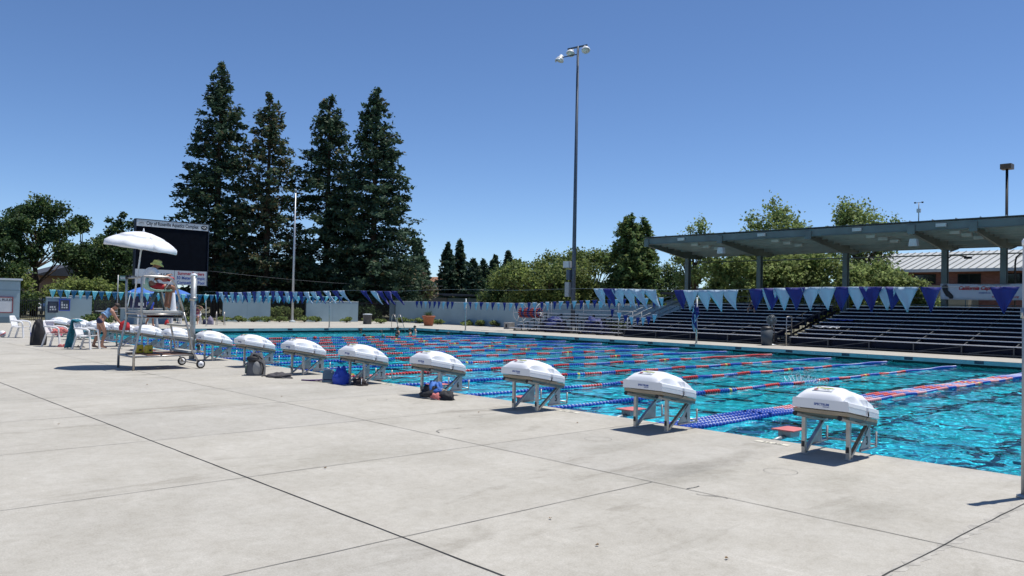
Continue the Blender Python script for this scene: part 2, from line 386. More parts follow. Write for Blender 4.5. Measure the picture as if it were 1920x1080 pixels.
def make_block():
    t = thing('starting_block', (-.265, -.633, 0), 'starting block', 'starting block', group='covered starting blocks along the pool edge')
    for s in (-1, 1):
        x = s*.265
        g = MB(); g.box(x-.023, -.023, 0, x+.023, .023, .50, 0); g.box(x-.036, -.045, 0, x+.036, .045, .008, 0)
        leg = g.build('leg', M['steel'], t, bevel=.004)
        g = MB(); g.box(x-.016, -.0265, .085, x+.016, -.0235, .15, 0); g.box(x-.027, -.02, .08, x-.0232, .02, .15, 0); g.build('leg_plug', M['black'], leg)
        g = MB(); g.bar((x, .03, .03), (x, .50, .375), .034, .045, 0, up=(1,0,0)); g.build('strut', M['steel'], t, bevel=.003)
        g = MB(); xf = x+s*.030
        g.prism([(.21,.10),(.50,.08),(.50,.34),(.46,.345)], 0, xf-.004, xf+.004)
        g.build('side_panel', M['galv'], t)
        g = MB(); g.tube([(x, -.225, .492), (x, .55, .355)], .027, 12, 0); g.build('rail_tube', M['galv'], t)
        g = MB(); g.tube([(x, -.232, .4932), (x, -.226, .4922)], .0285, 12, 0); g.build('tube_cap', M['black'], t)
    g = MB()   # platform under the cover
    g.add([(-.325,-.25,.525),(.325,-.25,.525),(.325,.53,.385),(-.325,.53,.385),(-.325,-.25,.565),(.325,-.25,.565),(.325,.53,.425),(-.325,.53,.425)],
          [(0,3,2,1),(4,5,6,7),(0,1,5,4),(1,2,6,5),(2,3,7,6),(3,0,4,7)], 0)
    g.build('platform', M['tan_strip'], t, bevel=.008).location.x = .045
    g = MB()
    for s in (-1, 1): g.bar((s*.31, -.2, .50), (s*.31, .52, .37), .02, .035, 0)
    for y in (-.1, .15, .4): g.bar((-.3, y, .488-.178*y-.01), (.3, y, .488-.178*y-.01), .04, .03, 0)
    g.build('platform_frame', M['green_frame'], t).location.x = .045
    g = MB()   # grab frame over the water
    for s in (-1, 1):
        g.tube([(s*.30, .22, .09), (s*.30, .66, .09), (s*.30, .66, .27)], .014, 8, 0)
    g.tube([(-.30, .66, .115), (.30, .66, .115)], .012, 8, 0)
    g.build('backstroke_bar', M['steel'], t)
    g = MB(); g.tube([(.40, .20, .535), (.405, .19, .50), (.39, .14, .45), (.385, .02, .435), (.37, -.06, .455)], .005, 6, 0)
    g.tube([(.399, .195, .55), (.410, .18, .50)], .008, 6, 0); g.build('cover_strap', M['black'], t)
    cv = block_cover().build('cover', M['white_plastic'], t); cv.location.x = .065
    text('SPECTRUM', 'maker_lettering', .036, M['ink_blue'], cv, (.02, -.2965, .632), (PI/2, 0, 0), bold=.0008)
    text('AQUATICS', 'maker_lettering', .015, M['ink_blue'], cv, (.07, -.2965, .607), (PI/2, 0, 0))
    g = MB(); Rm = Matrix.Translation((-.03, -.17, .786)) @ Matrix.Rotation(math.radians(18), 4, 'X')
    # caution sticker follows the cover slope
    def sx(x0, y0, x1, y1, z, m): g.add([Rm @ Vector(p) for p in ((x0,y0,z),(x1,y0,z),(x1,y1,z),(x0,y1,z))], [(0,1,2,3)], m)
    sx(-.10, -.05, .13, .05, .010, 0); sx(-.045, .014, .12, .042, .0118, 1); sx(-.075, .018, -.055, .040, .0118, 1)
    st = g.build('warning_sticker', [M['sign_white'], M['ink_yellow']], cv)
    o = text('CAUTION', 'sticker_lettering', .03, M['ink'], st, (0,0,0), (0,0,0), extrude=.0003); o.matrix_local = Rm @ Matrix.Translation((.04, .028, .0130))
    o = text('KEEP OFF', 'sticker_lettering', .016, M['ink'], st, (0,0,0), (0,0,0), extrude=.0003); o.matrix_local = Rm @ Matrix.Translation((.05, -.005, .0112))
    o = text('WHEN COVERED', 'sticker_lettering', .012, M['ink'], st, (0,0,0), (0,0,0), extrude=.0003); o.matrix_local = Rm @ Matrix.Translation((.05, -.026, .0112))
    g = MB(); ring = [(-.062+.022*math.cos(a*PI/8), -.022+.022*math.sin(a*PI/8), .0125) for a in range(17)]
    g.tube([Rm @ Vector(p) for p in ring], .003, 4, 0); g.bar(Rm @ Vector((-.07,-.035,.0125)), Rm @ Vector((-.054,-.01,.0125)), .005, .003, 0)
    g.build('warning_symbol', M['ink_red'], st)
    return t
blk = make_block()
BL = ['nearest starting block, number 3, its whole side panel and grab frame showing over open water',
 'starting block number 4, second nearest, blue lane ropes ending at its right foot',
 'starting block number 5 under a white cover, third nearest, with nothing lying at its feet',
 'starting block number 6 with a heap of dark clothes piled at its legs',
 'starting block number 7 with a blue bag left beside its rear leg',
 'starting block marked 8 standing between the grey backpack and the blue bag',
 'starting block marked 8 whose leg is partly hidden by the grey backpack',
 'starting block number 9, just right of the lifeguard chair wheels',
 'white covered starting block seen through the ladder of the lifeguard chair',
 'white covered starting block seen under the platform of the lifeguard chair',
 'white covered starting block seen behind the rear legs of the lifeguard chair',
 'white covered starting block right beside the bending woman',
 'white covered starting block behind the chair draped with a teal towel',
 'farthest starting block, its white cover the leftmost of the row']
for n in range(14):
    b = blk if n == 0 else copy_tree(blk)
    b.location = (-.265-2.5*n, -.633, 0); b['label'] = BL[n]
for b in [o for o in COL.objects if o.type == 'EMPTY' and o.name.startswith('starting_block')]:
    n = round((-.265-b.location.x)/2.5)
    pan = sorted([c_ for c_ in b.children if c_.name.startswith('side_panel')], key=lambda c_: -max(v.co.x for v in c_.data.vertices))[0]
    text(NUM[n], 'lane_number', .135, M['ink'], pan, (.302, .40, .185), (PI/2, 0, PI/2), bold=.003, xs=.72)

# ---------------- things on the edge: kick-turn pads seen over the water
M['pink'] = mat('faded_red_board', (.55,.16,.15), .6, 0, .12, 10)
pads = [(-1.28,.42,.06,'pale red board on a small stand over the water left of starting block 3'),
        (-3.95,.42,.04,'pale red board on a small stand over the water left of starting block 4'),
        (-6.35,.42,.0,'pale red board on a small stand in front of starting block 5, cord bundled below'),
        (-8.9,.42,.0,'pale red board on a small stand in front of starting block 6'),
        (-11.4,.42,-.02,'pale red board barely seen in front of starting block 7')]
for x, y, z, lab in pads:
    t = thing('anchor_stand', (x, y, z), lab, 'stand', group='board topped stands over the water')
    g = MB(); g.prism([(-.15,-.20),(.17,-.20),(.15,.20),(-.13,.20)], 2, .03, .05); g.build('top_board', M['pink'], t, bevel=.006)
    g = MB(); g.box(-.09,-.13,-.06,.09,.13,.029); g.build('post_box', M['galv'], t, bevel=.01)
    g = MB(); g.tube([(0,-.42,-.08),(0,-.10,-.05)], .03, 8); g.build('mount_arm', M['galv'], t)

# ---------------- lane lines
M['fl_blue'] = mat('blue_float_plastic', (.010,.065,.40), .4, 0, .12, 5)
M['fl_red'] = mat('red_float_plastic', (.52,.018,.022), .4, 0, .12, 5)
M['fl_pink'] = mat('sun_faded_float_plastic', (.62,.22,.24), .5, 0, .1, 5)
M['fl_white'] = mat('white_cable_disc', (.72,.78,.85), .4, 0, .05, 5)
M['fl_yellow'] = mat('yellow_marker_float', (.75,.55,.10), .4, 0, .05, 5)
def float_at(g, y, r, L_, x=0, z=0):
    R_ = Matrix.Rotation(-PI/2, 4, 'X')
    prof = [(.015, -L_*.5), (r*.84, -L_*.49), (r*.88, -L_*.14), (r*1.04, -L_*.08), (r*1.04, L_*.08), (r*.88, L_*.14), (r*.84, L_*.49), (.015, L_*.5)]
    g.lathe(prof, (x, y, z), 9, 0, True, R_)
def make_rope(kind):
    """each colour section of floats is a part of its own"""
    rt = bpy.data.objects.new('lane_rope', None); COL.objects.link(rt)
    W_ = MB(); L_ = .105; y = .30; cur = None; g = None; start = 0
    def flush():
        if g is not None and g.v:
            nm, mt = {'b':('blue_floats','fl_blue'), 'r':('red_floats','fl_pink' if kind == 'faded' else 'fl_red'), 'y':('marker_float','fl_yellow')}[cur]
            g.tube([(0,start-L_*.5,0),(0,last+L_*.5,0)], .02, 6, 0); g.build(nm, M[mt], rt, fix=False)
    while y < 23.1:
        c_ = 'b'
        if 5.0 < y < 18.3: c_ = 'r' if int((y-5.0)/.70) % 2 == 0 else 'b'
        elif kind == 'red': c_ = 'r'
        if abs(y-7.55) < .055 or abs(y-15.2) < .055: c_ = 'y'
        if c_ != cur: flush(); cur = c_; g = MB(); start = y
        float_at(g, y, .052, L_*.84, 0, .012*math.sin(y*2.1)-.005)
        W_.lathe([(.030,-.007),(.040,0),(.030,.007)], (0, y+L_/2, 0), 7, 0, True, Matrix.Rotation(-PI/2, 4, 'X'))
        last = y; y += L_
    flush()
    W_.tube([(0,.0,.02),(0,.30,0),(0,23.2,0),(0,23.7,.03)], .024, 5, 0)
    W_.build('cable', M['fl_white'], rt, fix=False)
    return rt
GR = 'lane ropes floating across the pool'
base = make_rope('blue'); red = make_rope('red'); faded = make_rope('faded')
ordn = {1:'first single lane rope behind the bundle, ending at the edge beside block 5', 2:'second single lane rope behind the bundle, passing over block 5',
 3:'third single lane rope behind the bundle, passing over block 6', 4:'lane rope with solid red ends instead of blue', 5:'first blue ended lane rope beyond the red ended one',
 6:'second blue ended lane rope beyond the red ended one', 7:'third blue ended lane rope beyond the red ended one', 8:'fourth blue ended lane rope beyond the red ended one',
 9:'fourth lane rope counted back from the open swimming area', 10:'third lane rope counted back from the open swimming area', 11:'second lane rope counted back from the open swimming area', 12:'farthest lane rope, bordering the open swimming area'}
for k in range(1, 13):
    o = red if k == 4 else (base if k == 1 else copy_tree(base))
    o.location = (-4.06-2.5*k, 0, WZ+.02); o.rotation_euler.z = random.uniform(-.004, .006)
    tag(o, ordn[k], 'lane rope', GR)
bl = ['leftmost lane rope of the bundle floating between blocks 3 and 4', 'second lane rope from the left in the bundle floating side by side', 'third lane rope from the left in the bundle, beside the faded one']
for i in range(3):
    o = copy_tree(base); o.location = (-4.06+.17*i, .12*i, WZ+.02); o.rotation_euler.z = .002*i-.004; tag(o, bl[i], 'lane rope', GR)
faded.location = (-4.06+.53, .3, WZ+.02); faded.rotation_euler.z = .003; tag(faded, 'sun faded pink and blue lane rope at the right side of the bundle', 'lane rope', GR)

# ---------------- depth markers and lid rings set in the deck
M['cream_tile'] = mat('cream_marker_tile', (.66,.62,.50), .5, 0, .08, 9)
def marker(x, y, s, lab):
    t = thing('depth_marker', (x, y, 0), lab, 'depth marker', group='cream depth markers set in the deck')
    g = MB()
    for i in range(3): g.box(-.23+.155*i, -.055, -.002, -.082+.155*i, .055, .006)
    g.build('tile', M['cream_tile'], t)
    text(s, 'marker_lettering', .09, M['ink'], t, (0, 0, .0066), (0, 0, PI), bold=.001, xs=1.3)
marker(-1.13, -.28, 'FT 11', 'cream depth marker in the deck just left of starting block 3')
marker(-4.70, -.22, 'FT 11', 'cream depth marker in the deck between starting blocks 4 and 5')
marker(-9.70, -.22, 'FT 11', 'cream depth marker in the deck between starting blocks 6 and 7')
for n in range(4):
    g = MB(); cx_, cy_ = -.16-2.5*n, -1.86; rr = .17
    pts = [(cx_+rr*math.cos(a*PI/18), cy_+rr*math.sin(a*PI/18), .0045) for a in range(37)]
    P_ = [[(p[0]+(p[0]-cx_)*s_, p[1]+(p[1]-cy_)*s_, .0055) for s_ in (-.012, .012)] for p in pts]
    g.grid(P_, 0, False)
    tag(g.build('manhole_ring', M['joint_faint']), 'round lid ring flush in the deck behind starting block %s' % NUM[n], 'manhole', 'round lids in the deck')
# coping depth numerals on the far side
for x, s in ((-3.3, '11 FT'), (-12.3, '4.5'), (-20.2, '4.5'), (-27.6, '4.5'), (-34.5, '3.5')):
    o = text(s, 'depth_numerals', .15, M['sign_white'], None, (x, PY1-.006, -.08), (PI/2, 0, 0)); tag(o, 'white depth numerals on the far pool edge' + {-3.3:', nearest the right post', -12.3:' below the right bleachers', -20.2:' near the tangled pennants', -27.6:' below the small bleachers', -34.5:' near the terracotta pot'}[x], 'numerals', 'depth numerals along the far edge')
# ================================================================== stanchions, pennant lines
def stanchion(x, y, h, lab, r=.03, cap=True, hook=True):
    t = thing('stanchion', (x, y, 0), lab, 'post', group='steel posts carrying the pennant lines')
    g = MB(); g.tube([(0,0,0),(0,0,h)], r, 12); g.lathe([(r*1.9,0),(r*1.9,.02),(r*1.2,.03)], n=12); g.build('post', M['galv'], t)
    g = MB(); g.lathe([(r*1.15,h-.03),(r*1.2,h+.01),(r*.7,h+.04),(.004,h+.05)], n=12); g.build('cap', M['white_plastic'] if cap else M['galv'], t)
    if hook:
        g = MB(); g.tube([(0,0,h*.72),(0,-.09,h*.72+.02),(0,-.12,h*.70)], .008, 6); g.lathe([(r*1.35,h*.70),(r*1.35,h*.74)], n=10); g.build('line_cleat', M['steel'], t)
    return t
stanchion(1.87, -1.1, 2.36, 'tall steel post at the right border of the photo, beside the open water', .042)
stanchion(-18.0, -1.0, 2.32, 'thick steel post with white cap standing behind the lifeguard chair ladder', .075)
stanchion(-18.34, 23.5, 2.2, 'steel post wrapped in tangled pennants before the bleachers', .045)
stanchion(-35.9, 23.6, 2.0, 'steel post on the far deck right of the terracotta pot', .04)
stanchion(-41.9, 17.2, 2.2, 'steel post on the far deck in front of the wall panel right of the flagpole', .04)
M['pen_light'] = mat('light_blue_pennant', (.38,.50,.62), .6, 0, .06, 6)
M['pen_navy'] = mat('royal_blue_pennant', (.010,.016,.17), .65, 0, .12, 6)
M['pen_teal'] = mat('pale_teal_pennant', (.22,.52,.58), .6, 0, .06, 6)
M['pen_dteal'] = mat('dark_teal_pennant', (.02,.11,.22), .6, 0, .1, 6)
M['cord'] = mat('grey_cord', (.16,.17,.19), .7, 0, .1, 6)
def pennant_mesh(w, h, lean, blow, seed):
    """a real cloth triangle: rows of points, folded and blown by the wind"""
    r = random.Random(seed); P = []; n = 8; a = r.uniform(.015,.05); ph = r.uniform(0,6)
    for i in range(n):
        t = i/(n-1); ww = w*(1-t)+.012*t; row = []
        for j in range(5):
            s = j/4-.5
            row.append((s*ww+lean*h*t**1.3, blow*h*t*t+a*math.sin(s*7+ph+t*3)*(1-t*.4)+r.uniform(-.003,.003), -t*h))
        P.append(row)
    g = MB(); g.grid(P, 0, True); return g
def flag_line(pts, n_or_list, w, h, lab, m1, m2, name='pennant_line', leans=None, pattern=None, ang=0, cord_mat='cord', yaws=None):
    """pts: polyline of the cord in world space; list of fractions along it where pennants hang"""
    pts = [Vector(p) for p in pts]; base = pts[0]
    t = thing(name, base, lab, 'pennant line')
    g = MB(); g.tube([p-base for p in pts], .003, 4); g.build('cord', M[cord_mat], t)
    seg = [(pts[i+1]-pts[i]).length for i in range(len(pts)-1)]; tot = sum(seg)
    def at(s):
        d = s*tot
        for i, L_ in enumerate(seg):
            if d <= L_ or i == len(seg)-1: return pts[i]+(pts[i+1]-pts[i])*(d/L_), (pts[i+1]-pts[i]).normalized()
            d -= L_
    for i, s in enumerate(n_or_list):
        p, d = at(s); lean = (leans[i] if leans else random.uniform(-.08,.08))
        mm = m1 if (pattern[i] if pattern else i % 2 == 0) in (True, 'L', 1) else m2
        o = pennant_mesh(w*random.uniform(.94,1.05), h*random.uniform(.95,1.05), lean, random.uniform(-.12,.12), i*7+len(lab)).build('pennant', M[mm], t, fix=False, solid=.003)
        o.location = p-base; o.rotation_euler = (0, 0, math.atan2(d.y, d.x)+ang+(yaws[i] if yaws else 0))
    return t
# near line over the water (parallel to the blocks), pennants in loose groups
us = [(1883,'N',.0),(1747,'n',.1),(1699,'L',-.05),(1678,'n',.1),(1663,'L',.02),(1633,'N',-.05),(1606,'L',-.1),(1577,'N',-.02),(1548,'L',-.1),(1520,'L',-.03),(1492,'N',0),(1467,'L',-.1),(1450,'n',.1),(1443,'L',.05),(1418,'N',.05),
      (1367,'L',-.4),(1342,'L',-.25),(1319,'L',-.2),(1297,'L',.1),(1277,'N',-.2),(1216,'L',-.8),(1197,'L',-.6),(1178,'L',-.5),(1159,'L',-.4),(1141,'N',-.5),(1124,'L',-.5),
      (740,'N',-1.2),(725,'N',-1.3),(712,'N',-1.2),(700,'L',-1.3),(683,'N',-1.2),(640,'L',-1.6),(628,'N',-1.5),(613,'L',-1.5),(597,'N',-1.2),(586,'L',-1.3),(573,'L',-1.2),(562,'N',-.5)]
u = 553
while u > 400: us.append((u, 'LN'[(len(us))%2], random.uniform(-.7,.1))); u -= 8.0+random.random()*1.5
def x_at(u, y):
    d = Fv+Rv*((u-960)/F_PX)-Uv*((545-540)/F_PX); return CAM.x+d.x*(y-CAM.y)/d.y
FY = 4.57; XA, XB = 4.0, -31.0
npts = [(XA+(XB-XA)*i/40, FY, 2.19-.10*min(1, i/10)-.12*max(0,(i-16)/24)+.02*math.sin(i)) for i in range(41)]
fr = [((XA-x_at(u, FY))/(XA-XB), c_, l_) for u, c_, l_ in us]
flag_line(npts, [f[0] for f in fr], .40, .42, 'royal and light blue pennant line strung low over the near lanes, largest in view', 'pen_light', 'pen_navy', leans=[f[2] for f in fr], pattern=[1 if f[1] == 'L' else 0 for f in fr], yaws=[.95 if f[1] == 'n' else 0 for f in fr])
# far line, toward the bleachers
us = []; u = 1240; i = 0
while u > 862: us.append((u, 'LN'[i%2])); u -= 14.5-4.5*(1240-u)/380; i += 1
u = 848
while u > 775: us.append((u, 'N' if (u % 3) > .9 else 'L')); u -= 8.2
GY = 18.3
ya = [x_at(u, GY) for u, c_ in us]; XA2, XB2 = -14.6, -35.0
npts = [(XA2+(XB2-XA2)*i/30, GY, 2.22-.42*min(1, i/16)+.0*i) for i in range(31)]
flag_line(npts, [(XA2-x)/(XA2-XB2) for x in ya], .29, .40, 'small navy and light blue pennant line strung along the far half of the pool', 'pen_light', 'pen_navy', pattern=[1 if c_ == 'L' else 0 for u, c_ in us])
# left line between the chair and the far end, pale and dark teal
npts = [(-36, -.3+14.9*i/20, 1.95-.06*math.sin(PI*i/20)+.03*(i/20)**3) for i in range(21)]
NL = 52
flag_line(npts, [ (i+.5)/NL for i in range(NL)], .28, .40, 'pale and dark teal pennant line stretched across the far end of the pool', 'pen_teal', 'pen_dteal', leans=[.1*math.sin(i)-.5*(i/NL)**3 for i in range(NL)])
# loose end sagging to the stanchion
sag = [(-22.7,20.6,1.72),(-22.2,20.8,1.45),(-21.7,21,1.28),(-21.2,21.2,1.15),(-20.7,21.4,1.08),(-20.2,21.6,1.10),(-19.7,21.8,1.18)]
sag = [(-24.3,22.6,2.2),(-23.2,22.6,1.78),(-22.6,22.6,1.47),(-22.1,22.6,1.32),(-21.4,22.6,1.19),(-20.7,22.6,1.22),(-20.1,22.6,1.40)]
flag_line(sag, [.14,.36,.46,.56,.65,.74,.82,.90,.98], .30, .42, 'loose end of pennant line sagging in front of the small bleacher stairs', 'pen_light', 'pen_navy')
# bunch of pennants tangled round the stanchion
t = thing('pennant_bundle', (-18.34,23.42,.9), 'bunch of royal and light blue pennants tangled around a post', 'pennant line')
for i in range(16):
    z = 1.15-1.05*i/15; a = i*2.3
    o = pennant_mesh(.26, .42, random.uniform(-.35,.35), random.uniform(-.3,.1), 90+i).build('pennant', M['pen_light'] if i % 3 == 0 else M['pen_navy'], t, fix=False, solid=.003)
    o.location = (random.uniform(-.10,.10), -.06-.05*random.random(), z); o.rotation_euler = (0, random.uniform(-.5,.5), random.uniform(-1,1))
g = MB(); g.tube([(.02*math.sin(i*2), -.06, 1.25-1.1*i/12) for i in range(13)], .006, 5); g.build('cord', M['cord'], t)
# ================================================================== walls, gates, stands, canopy, buildings
M['stucco'] = mat('pale_teal_stucco', (.27,.37,.42), .85, 0, .07, .9, .25, 60)
M['stucco_cap'] = mat('pale_wall_cap', (.50,.55,.58), .8, 0, .05, 3)
M['stucco_low'] = mat('stucco_lower_band', (.16,.23,.27), .85, 0, .08, 1.5)
M['board_white'] = mat('notice_paper', (.55,.58,.60), .6, 0, .05, 4)
M['case_dark'] = mat('display_case_interior', (.05,.065,.09), .3, 0, .4, 14)
M['maroon'] = mat('maroon_frame', (.20,.02,.03), .5, 0, .1, 6)
def wall(name, p, q, h, lab, th=.22, cap=True, mt='stucco', cat='wall', pil=0):
    p = Vector((*p, 0)); q = Vector((*q, 0)); L_ = (q-p).length; a = math.atan2(q.y-p.y, q.x-p.x)
    t = thing(name, p, lab, cat, a)
    g = MB(); g.box(0, -th/2, -.05, L_, th/2, h-.051); b = g.build('wall_panel', M[mt], t)
    if cap: g = MB(); g.box(-.015, -th/2-.015, h-.05, L_+.015, th/2+.015, h); g.build('wall_cap', M['stucco_cap'], t, bevel=.01)
    if pil:
        g = MB()
        for i in range(pil): x = L_*(i+1)/(pil+1); g.box(x-.008, -th/2-.003, 0, x+.008, th/2+.003, h-.06)
        g.build('control_joint', M['stucco_low'], t)
    return t
WX = -55.5
wall('pool_wall', (WX, 15.98), (WX, 19.82), 1.78, 'pale stucco wall panel left of the flagpole', pil=1)
wall('pool_wall', (WX, 22.95), (WX, 27.85), 1.72, 'pale stucco wall panel right of the flagpole, before the gate', pil=1)
wall('pool_wall', (-56.6, 32.0), (-25.3, 32.0), 1.86, 'long pale stucco wall behind the terracotta pot and the rope reel', pil=4)
wall('pool_wall', (-53.9, 4.95), (-53.9, 6.40), 1.72, 'light stucco panel right of the display cases, at the left of the photo')
t = wall('pool_wall', (-52.9, 3.50), (-52.9, 4.90), 1.60, 'stucco pier carrying two display cases near the iron gate at the left')
wall('pool_wall', (-56.2, 12.35), (-56.2, 13.0), 1.5, 'narrow stucco wall end behind the seated woman')
def case(x, y0, y1, z0, z1, lab, fr, inner, group=None, kind='display case'):
    t = thing('display_case', (x, (y0+y1)/2, (z0+z1)/2), lab, kind, 0, group); hy, hz = (y1-y0)/2, (z1-z0)/2
    g = MB(); g.box(-.10, -hy, -hz, 0, hy, hz); g.build('case_back', M[fr], t)
    g = MB(); f = .045
    for (a1,b1,a2,b2) in ((-hy,-hz,hy,-hz+f),(-hy,hz-f,hy,hz),(-hy,-hz+f,-hy+f,hz-f),(hy-f,-hz+f,hy,hz-f)): g.box(.0005, a1, b1, .03, a2, b2)
    g.build('case_frame', M[fr], t)
    g = MB(); g.box(.0008, -hy+f, -hz+f, .008, hy-f, hz-f); b = g.build('board', M[inner], t)
    return t, b
c1, b1 = case(-52.67, 3.58, 4.12, .62, 1.32, 'dark blue display case of notices, left of a pair on the stucco pier', 'navy_cloth', 'case_dark', 'blue display cases on the pier')
c2, b2 = case(-52.55, 4.16, 4.78, .74, 1.47, 'blue framed display case of papers, right and higher of the pair on the stucco pier', 'blue_cloth', 'case_dark', 'blue display cases on the pier')
for b, n in ((b1, 6), (b2, 7)):
    for i in range(n):
        g = MB(); y = -.18+.13*(i % 3)+random.uniform(-.02,.02); z = -.20+.15*(i//3); g.box(.009, y, z, .011, y+random.uniform(.06,.10), z+random.uniform(.07,.12)); g.build('paper', M['board_white'], b)
# office block at the far left
t = thing('pool_office', (-51.5, -12, 0), 'pale block building cut by the left border, with a maroon framed notice board', 'building')
g = MB(); g.box(-6, 0, .35, 0, 13.78, 2.55); g.build('wall', M['stucco'], t)
g = MB(); g.box(-6, 0, 0, .02, 13.80, .349); g.build('base_band', M['stucco_low'], t)
g = MB(); g.box(-6.1, -.1, 2.551, .1, 13.88, 2.66); g.build('roof', M['stucco_cap'], t)
g = MB(); g.box(-.001, 0, 1.94, .012, 13.785, 1.97); g.box(-.001, 0, 2.47, .014, 13.785, 2.549); g.build('wall_trim', M['stucco_low'], t)
c3, b3 = case(-51.45, -1.0, 1.42, .60, 1.55, 'maroon framed white notice board on the pale block building', 'maroon', 'board_white', None, 'notice board')
text('POOL RULES', 'board_lettering', .20, M['ink'], b3, (.0095, .62, .30), (PI/2, 0, PI/2), bold=.004)
g = MB()
for i in range(7): g.box(.009, .05, .10-.075*i, .0105, .9+random.uniform(-.2,.1), .118-.075*i)
g.build('board_lines', M['sign_white'], b3)

# iron fences
def fence(p, q, h, lab, cat='fence', rails=(.12, -.12), pick=.11, frame=False, name='iron_fence'):
    p = Vector((*p, 0)); q = Vector((*q, 0)); L_ = (q-p).length; a = math.atan2(q.y-p.y, q.x-p.x)
    t = thing(name, p, lab, cat, a)
    n = int(L_/pick); g = MB()
    for i in range(1, n): x = L_*i/n; g.box(x-.011, -.011, .06, x+.011, .011, h)
    g.build('pickets', M['dark_iron'], t)
    g = MB(); g.box(.031, -.02, .12, L_-.031, .02, .16); g.box(.031, -.02, h-.16, L_-.031, .02, h-.12); g.build('rails', M['dark_iron'], t)
    for x in (0, L_): g = MB(); g.box(x-.03, -.03, 0, x+.03, .03, h+.08); g.build('fence_post', M['dark_iron'], t)
    return t
fence((-53.6, 1.95), (-53.6, 3.45), 1.50, 'black iron gate between the office block and the display cases, cars behind it', 'gate', name='iron_gate')
fence((WX, 12.9), (WX, 15.95), 1.72, 'black iron fence behind the seated woman')
fence((WX, 19.85), (WX, 22.9), 1.72, 'black iron fence directly behind the flagpole')
fence((WX-.2, 27.95), (WX-.2, 31.9), 1.72, 'black iron gate right of the grey trash bin', 'gate', name='iron_gate')
# dark entrance screen with picnic tables glimpsed behind
t = thing('entrance_screen', (WX+.4, 6.95, 0), 'black screened entrance fence right of the light stucco panel', 'fence')
g = MB()
for y in (0, 1.35, 2.7, 4.05, 5.4): g.box(-.04, y-.035, 0, .04, y+.035, 1.75)
g.build('fence_post', M['dark_iron'], t)
g = MB(); g.box(-.02, 0, 1.62, .02, 5.4, 1.7); g.box(-.02, 0, .06, .02, 5.4, .12); g.box(-.02, 0, .82, .02, 5.4, .88); g.build('rails', M['dark_iron'], t)
g = MB()
for i in range(60):
    y = .05+i*.0893; g.box(-.010, y-.028, .12, .010, y+.028, 1.62)
g.build('screen_slats', M['black'], t)
M['slab_white'] = mat('weathered_white_board', (.52,.54,.55), .6, 0, .1, 6)
for (y, lab) in ((7.35, 'white picnic table before the black entrance screen, left one'), (9.3, 'white picnic table before the black entrance screen, right one')):
    t = thing('picnic_table', (-53.9, y, 0), lab, 'table', 0, 'picnic tables at the entrance')
    g = MB(); g.box(-.35, -.6, .70, .35, .6, .74); g.build('table_top', M['slab_white'], t)
    for s in (-1, 1):
        g = MB(); g.box(s*.62-.12, -.6, .42, s*.62+.12, .6, .455); g.build('bench', M['slab_white'], t)
        g = MB(); g.bar((-.55, s*.45, 0), (.0, s*.45, .69), .04, .07); g.bar((.55, s*.45, 0), (.05, s*.45, .69), .04, .07); g.build('leg', M['dark_iron'], t)
# green sign on a post
t = thing('exit_sign', (-55.0, 8.35, 0), 'small green sign raised on a post above the entrance', 'sign')
g = MB(); g.tube([(0,0,0),(0,0,3.2)], .035, 8); g.build('post', M['galv'], t)
g = MB(); g.box(-.03, .08, 2.82, .03, .62, 3.16); sg = g.build('sign_panel', mat('grey_green_sign', (.10,.20,.18), .5, 0, .05, 5), t)
text('EXIT', 'sign_lettering', .2, M['sign_white'], sg, (.032, .35, 2.99), (PI/2, 0, PI/2), bold=.004)

# parked cars behind the gate
def car(x, y, rz, col, lab):
    t = thing('parked_car', (x, y, 0), lab, 'car', rz, 'cars parked beyond the iron gate')
    body = [(-2.2,.35),(-2.15,.75),(-1.6,.9),(-1.0,1.38),(.45,1.42),(1.15,.95),(2.0,.82),(2.2,.6),(2.2,.32)]
    g = MB(); g.prism(body, 1, -.85, .85); g.build('body', col, t, bevel=.06)
    g = MB(); g.prism([(-1.45,.92),(-.98,1.30),(.40,1.34),(.98,.96)], 1, -.865, .865); g.build('side_window', M['case_dark'], t)
    for sx in (-1.35, 1.35):
        for sy in (-1, 1):
            R_ = Matrix.Translation((sx, sy*.78, .33)) @ Matrix.Rotation(PI/2, 4, 'X')
            g = MB(); g.lathe([(.2,-.1),(.33,-.09),(.33,.09),(.2,.1)], n=16, M=R_); wh = g.build('wheel', M['black'], t)
            g = MB(); g.lathe([(.02,-.112),(.19,-.106),(.19,.106),(.02,.112)], n=12, M=R_); g.build('rim', M['galv'], wh)
    for sy in (-.6, .6): g = MB(); g.box(2.12, sy-.14, .62, 2.215, sy+.14, .74); g.build('headlight', M['sign_white'], t)
    return t
car(-72, 4.9, .1, mat('silver_blue_car_paint', (.25,.33,.42), .25, .3, .03, 2, coat=1), 'silver blue car parked behind the iron gate, left one')
car(-76, 7.9, -.1, mat('white_car_paint', (.6,.62,.63), .25, 0, .03, 2, coat=1), 'white car parked behind the iron gate, right one')

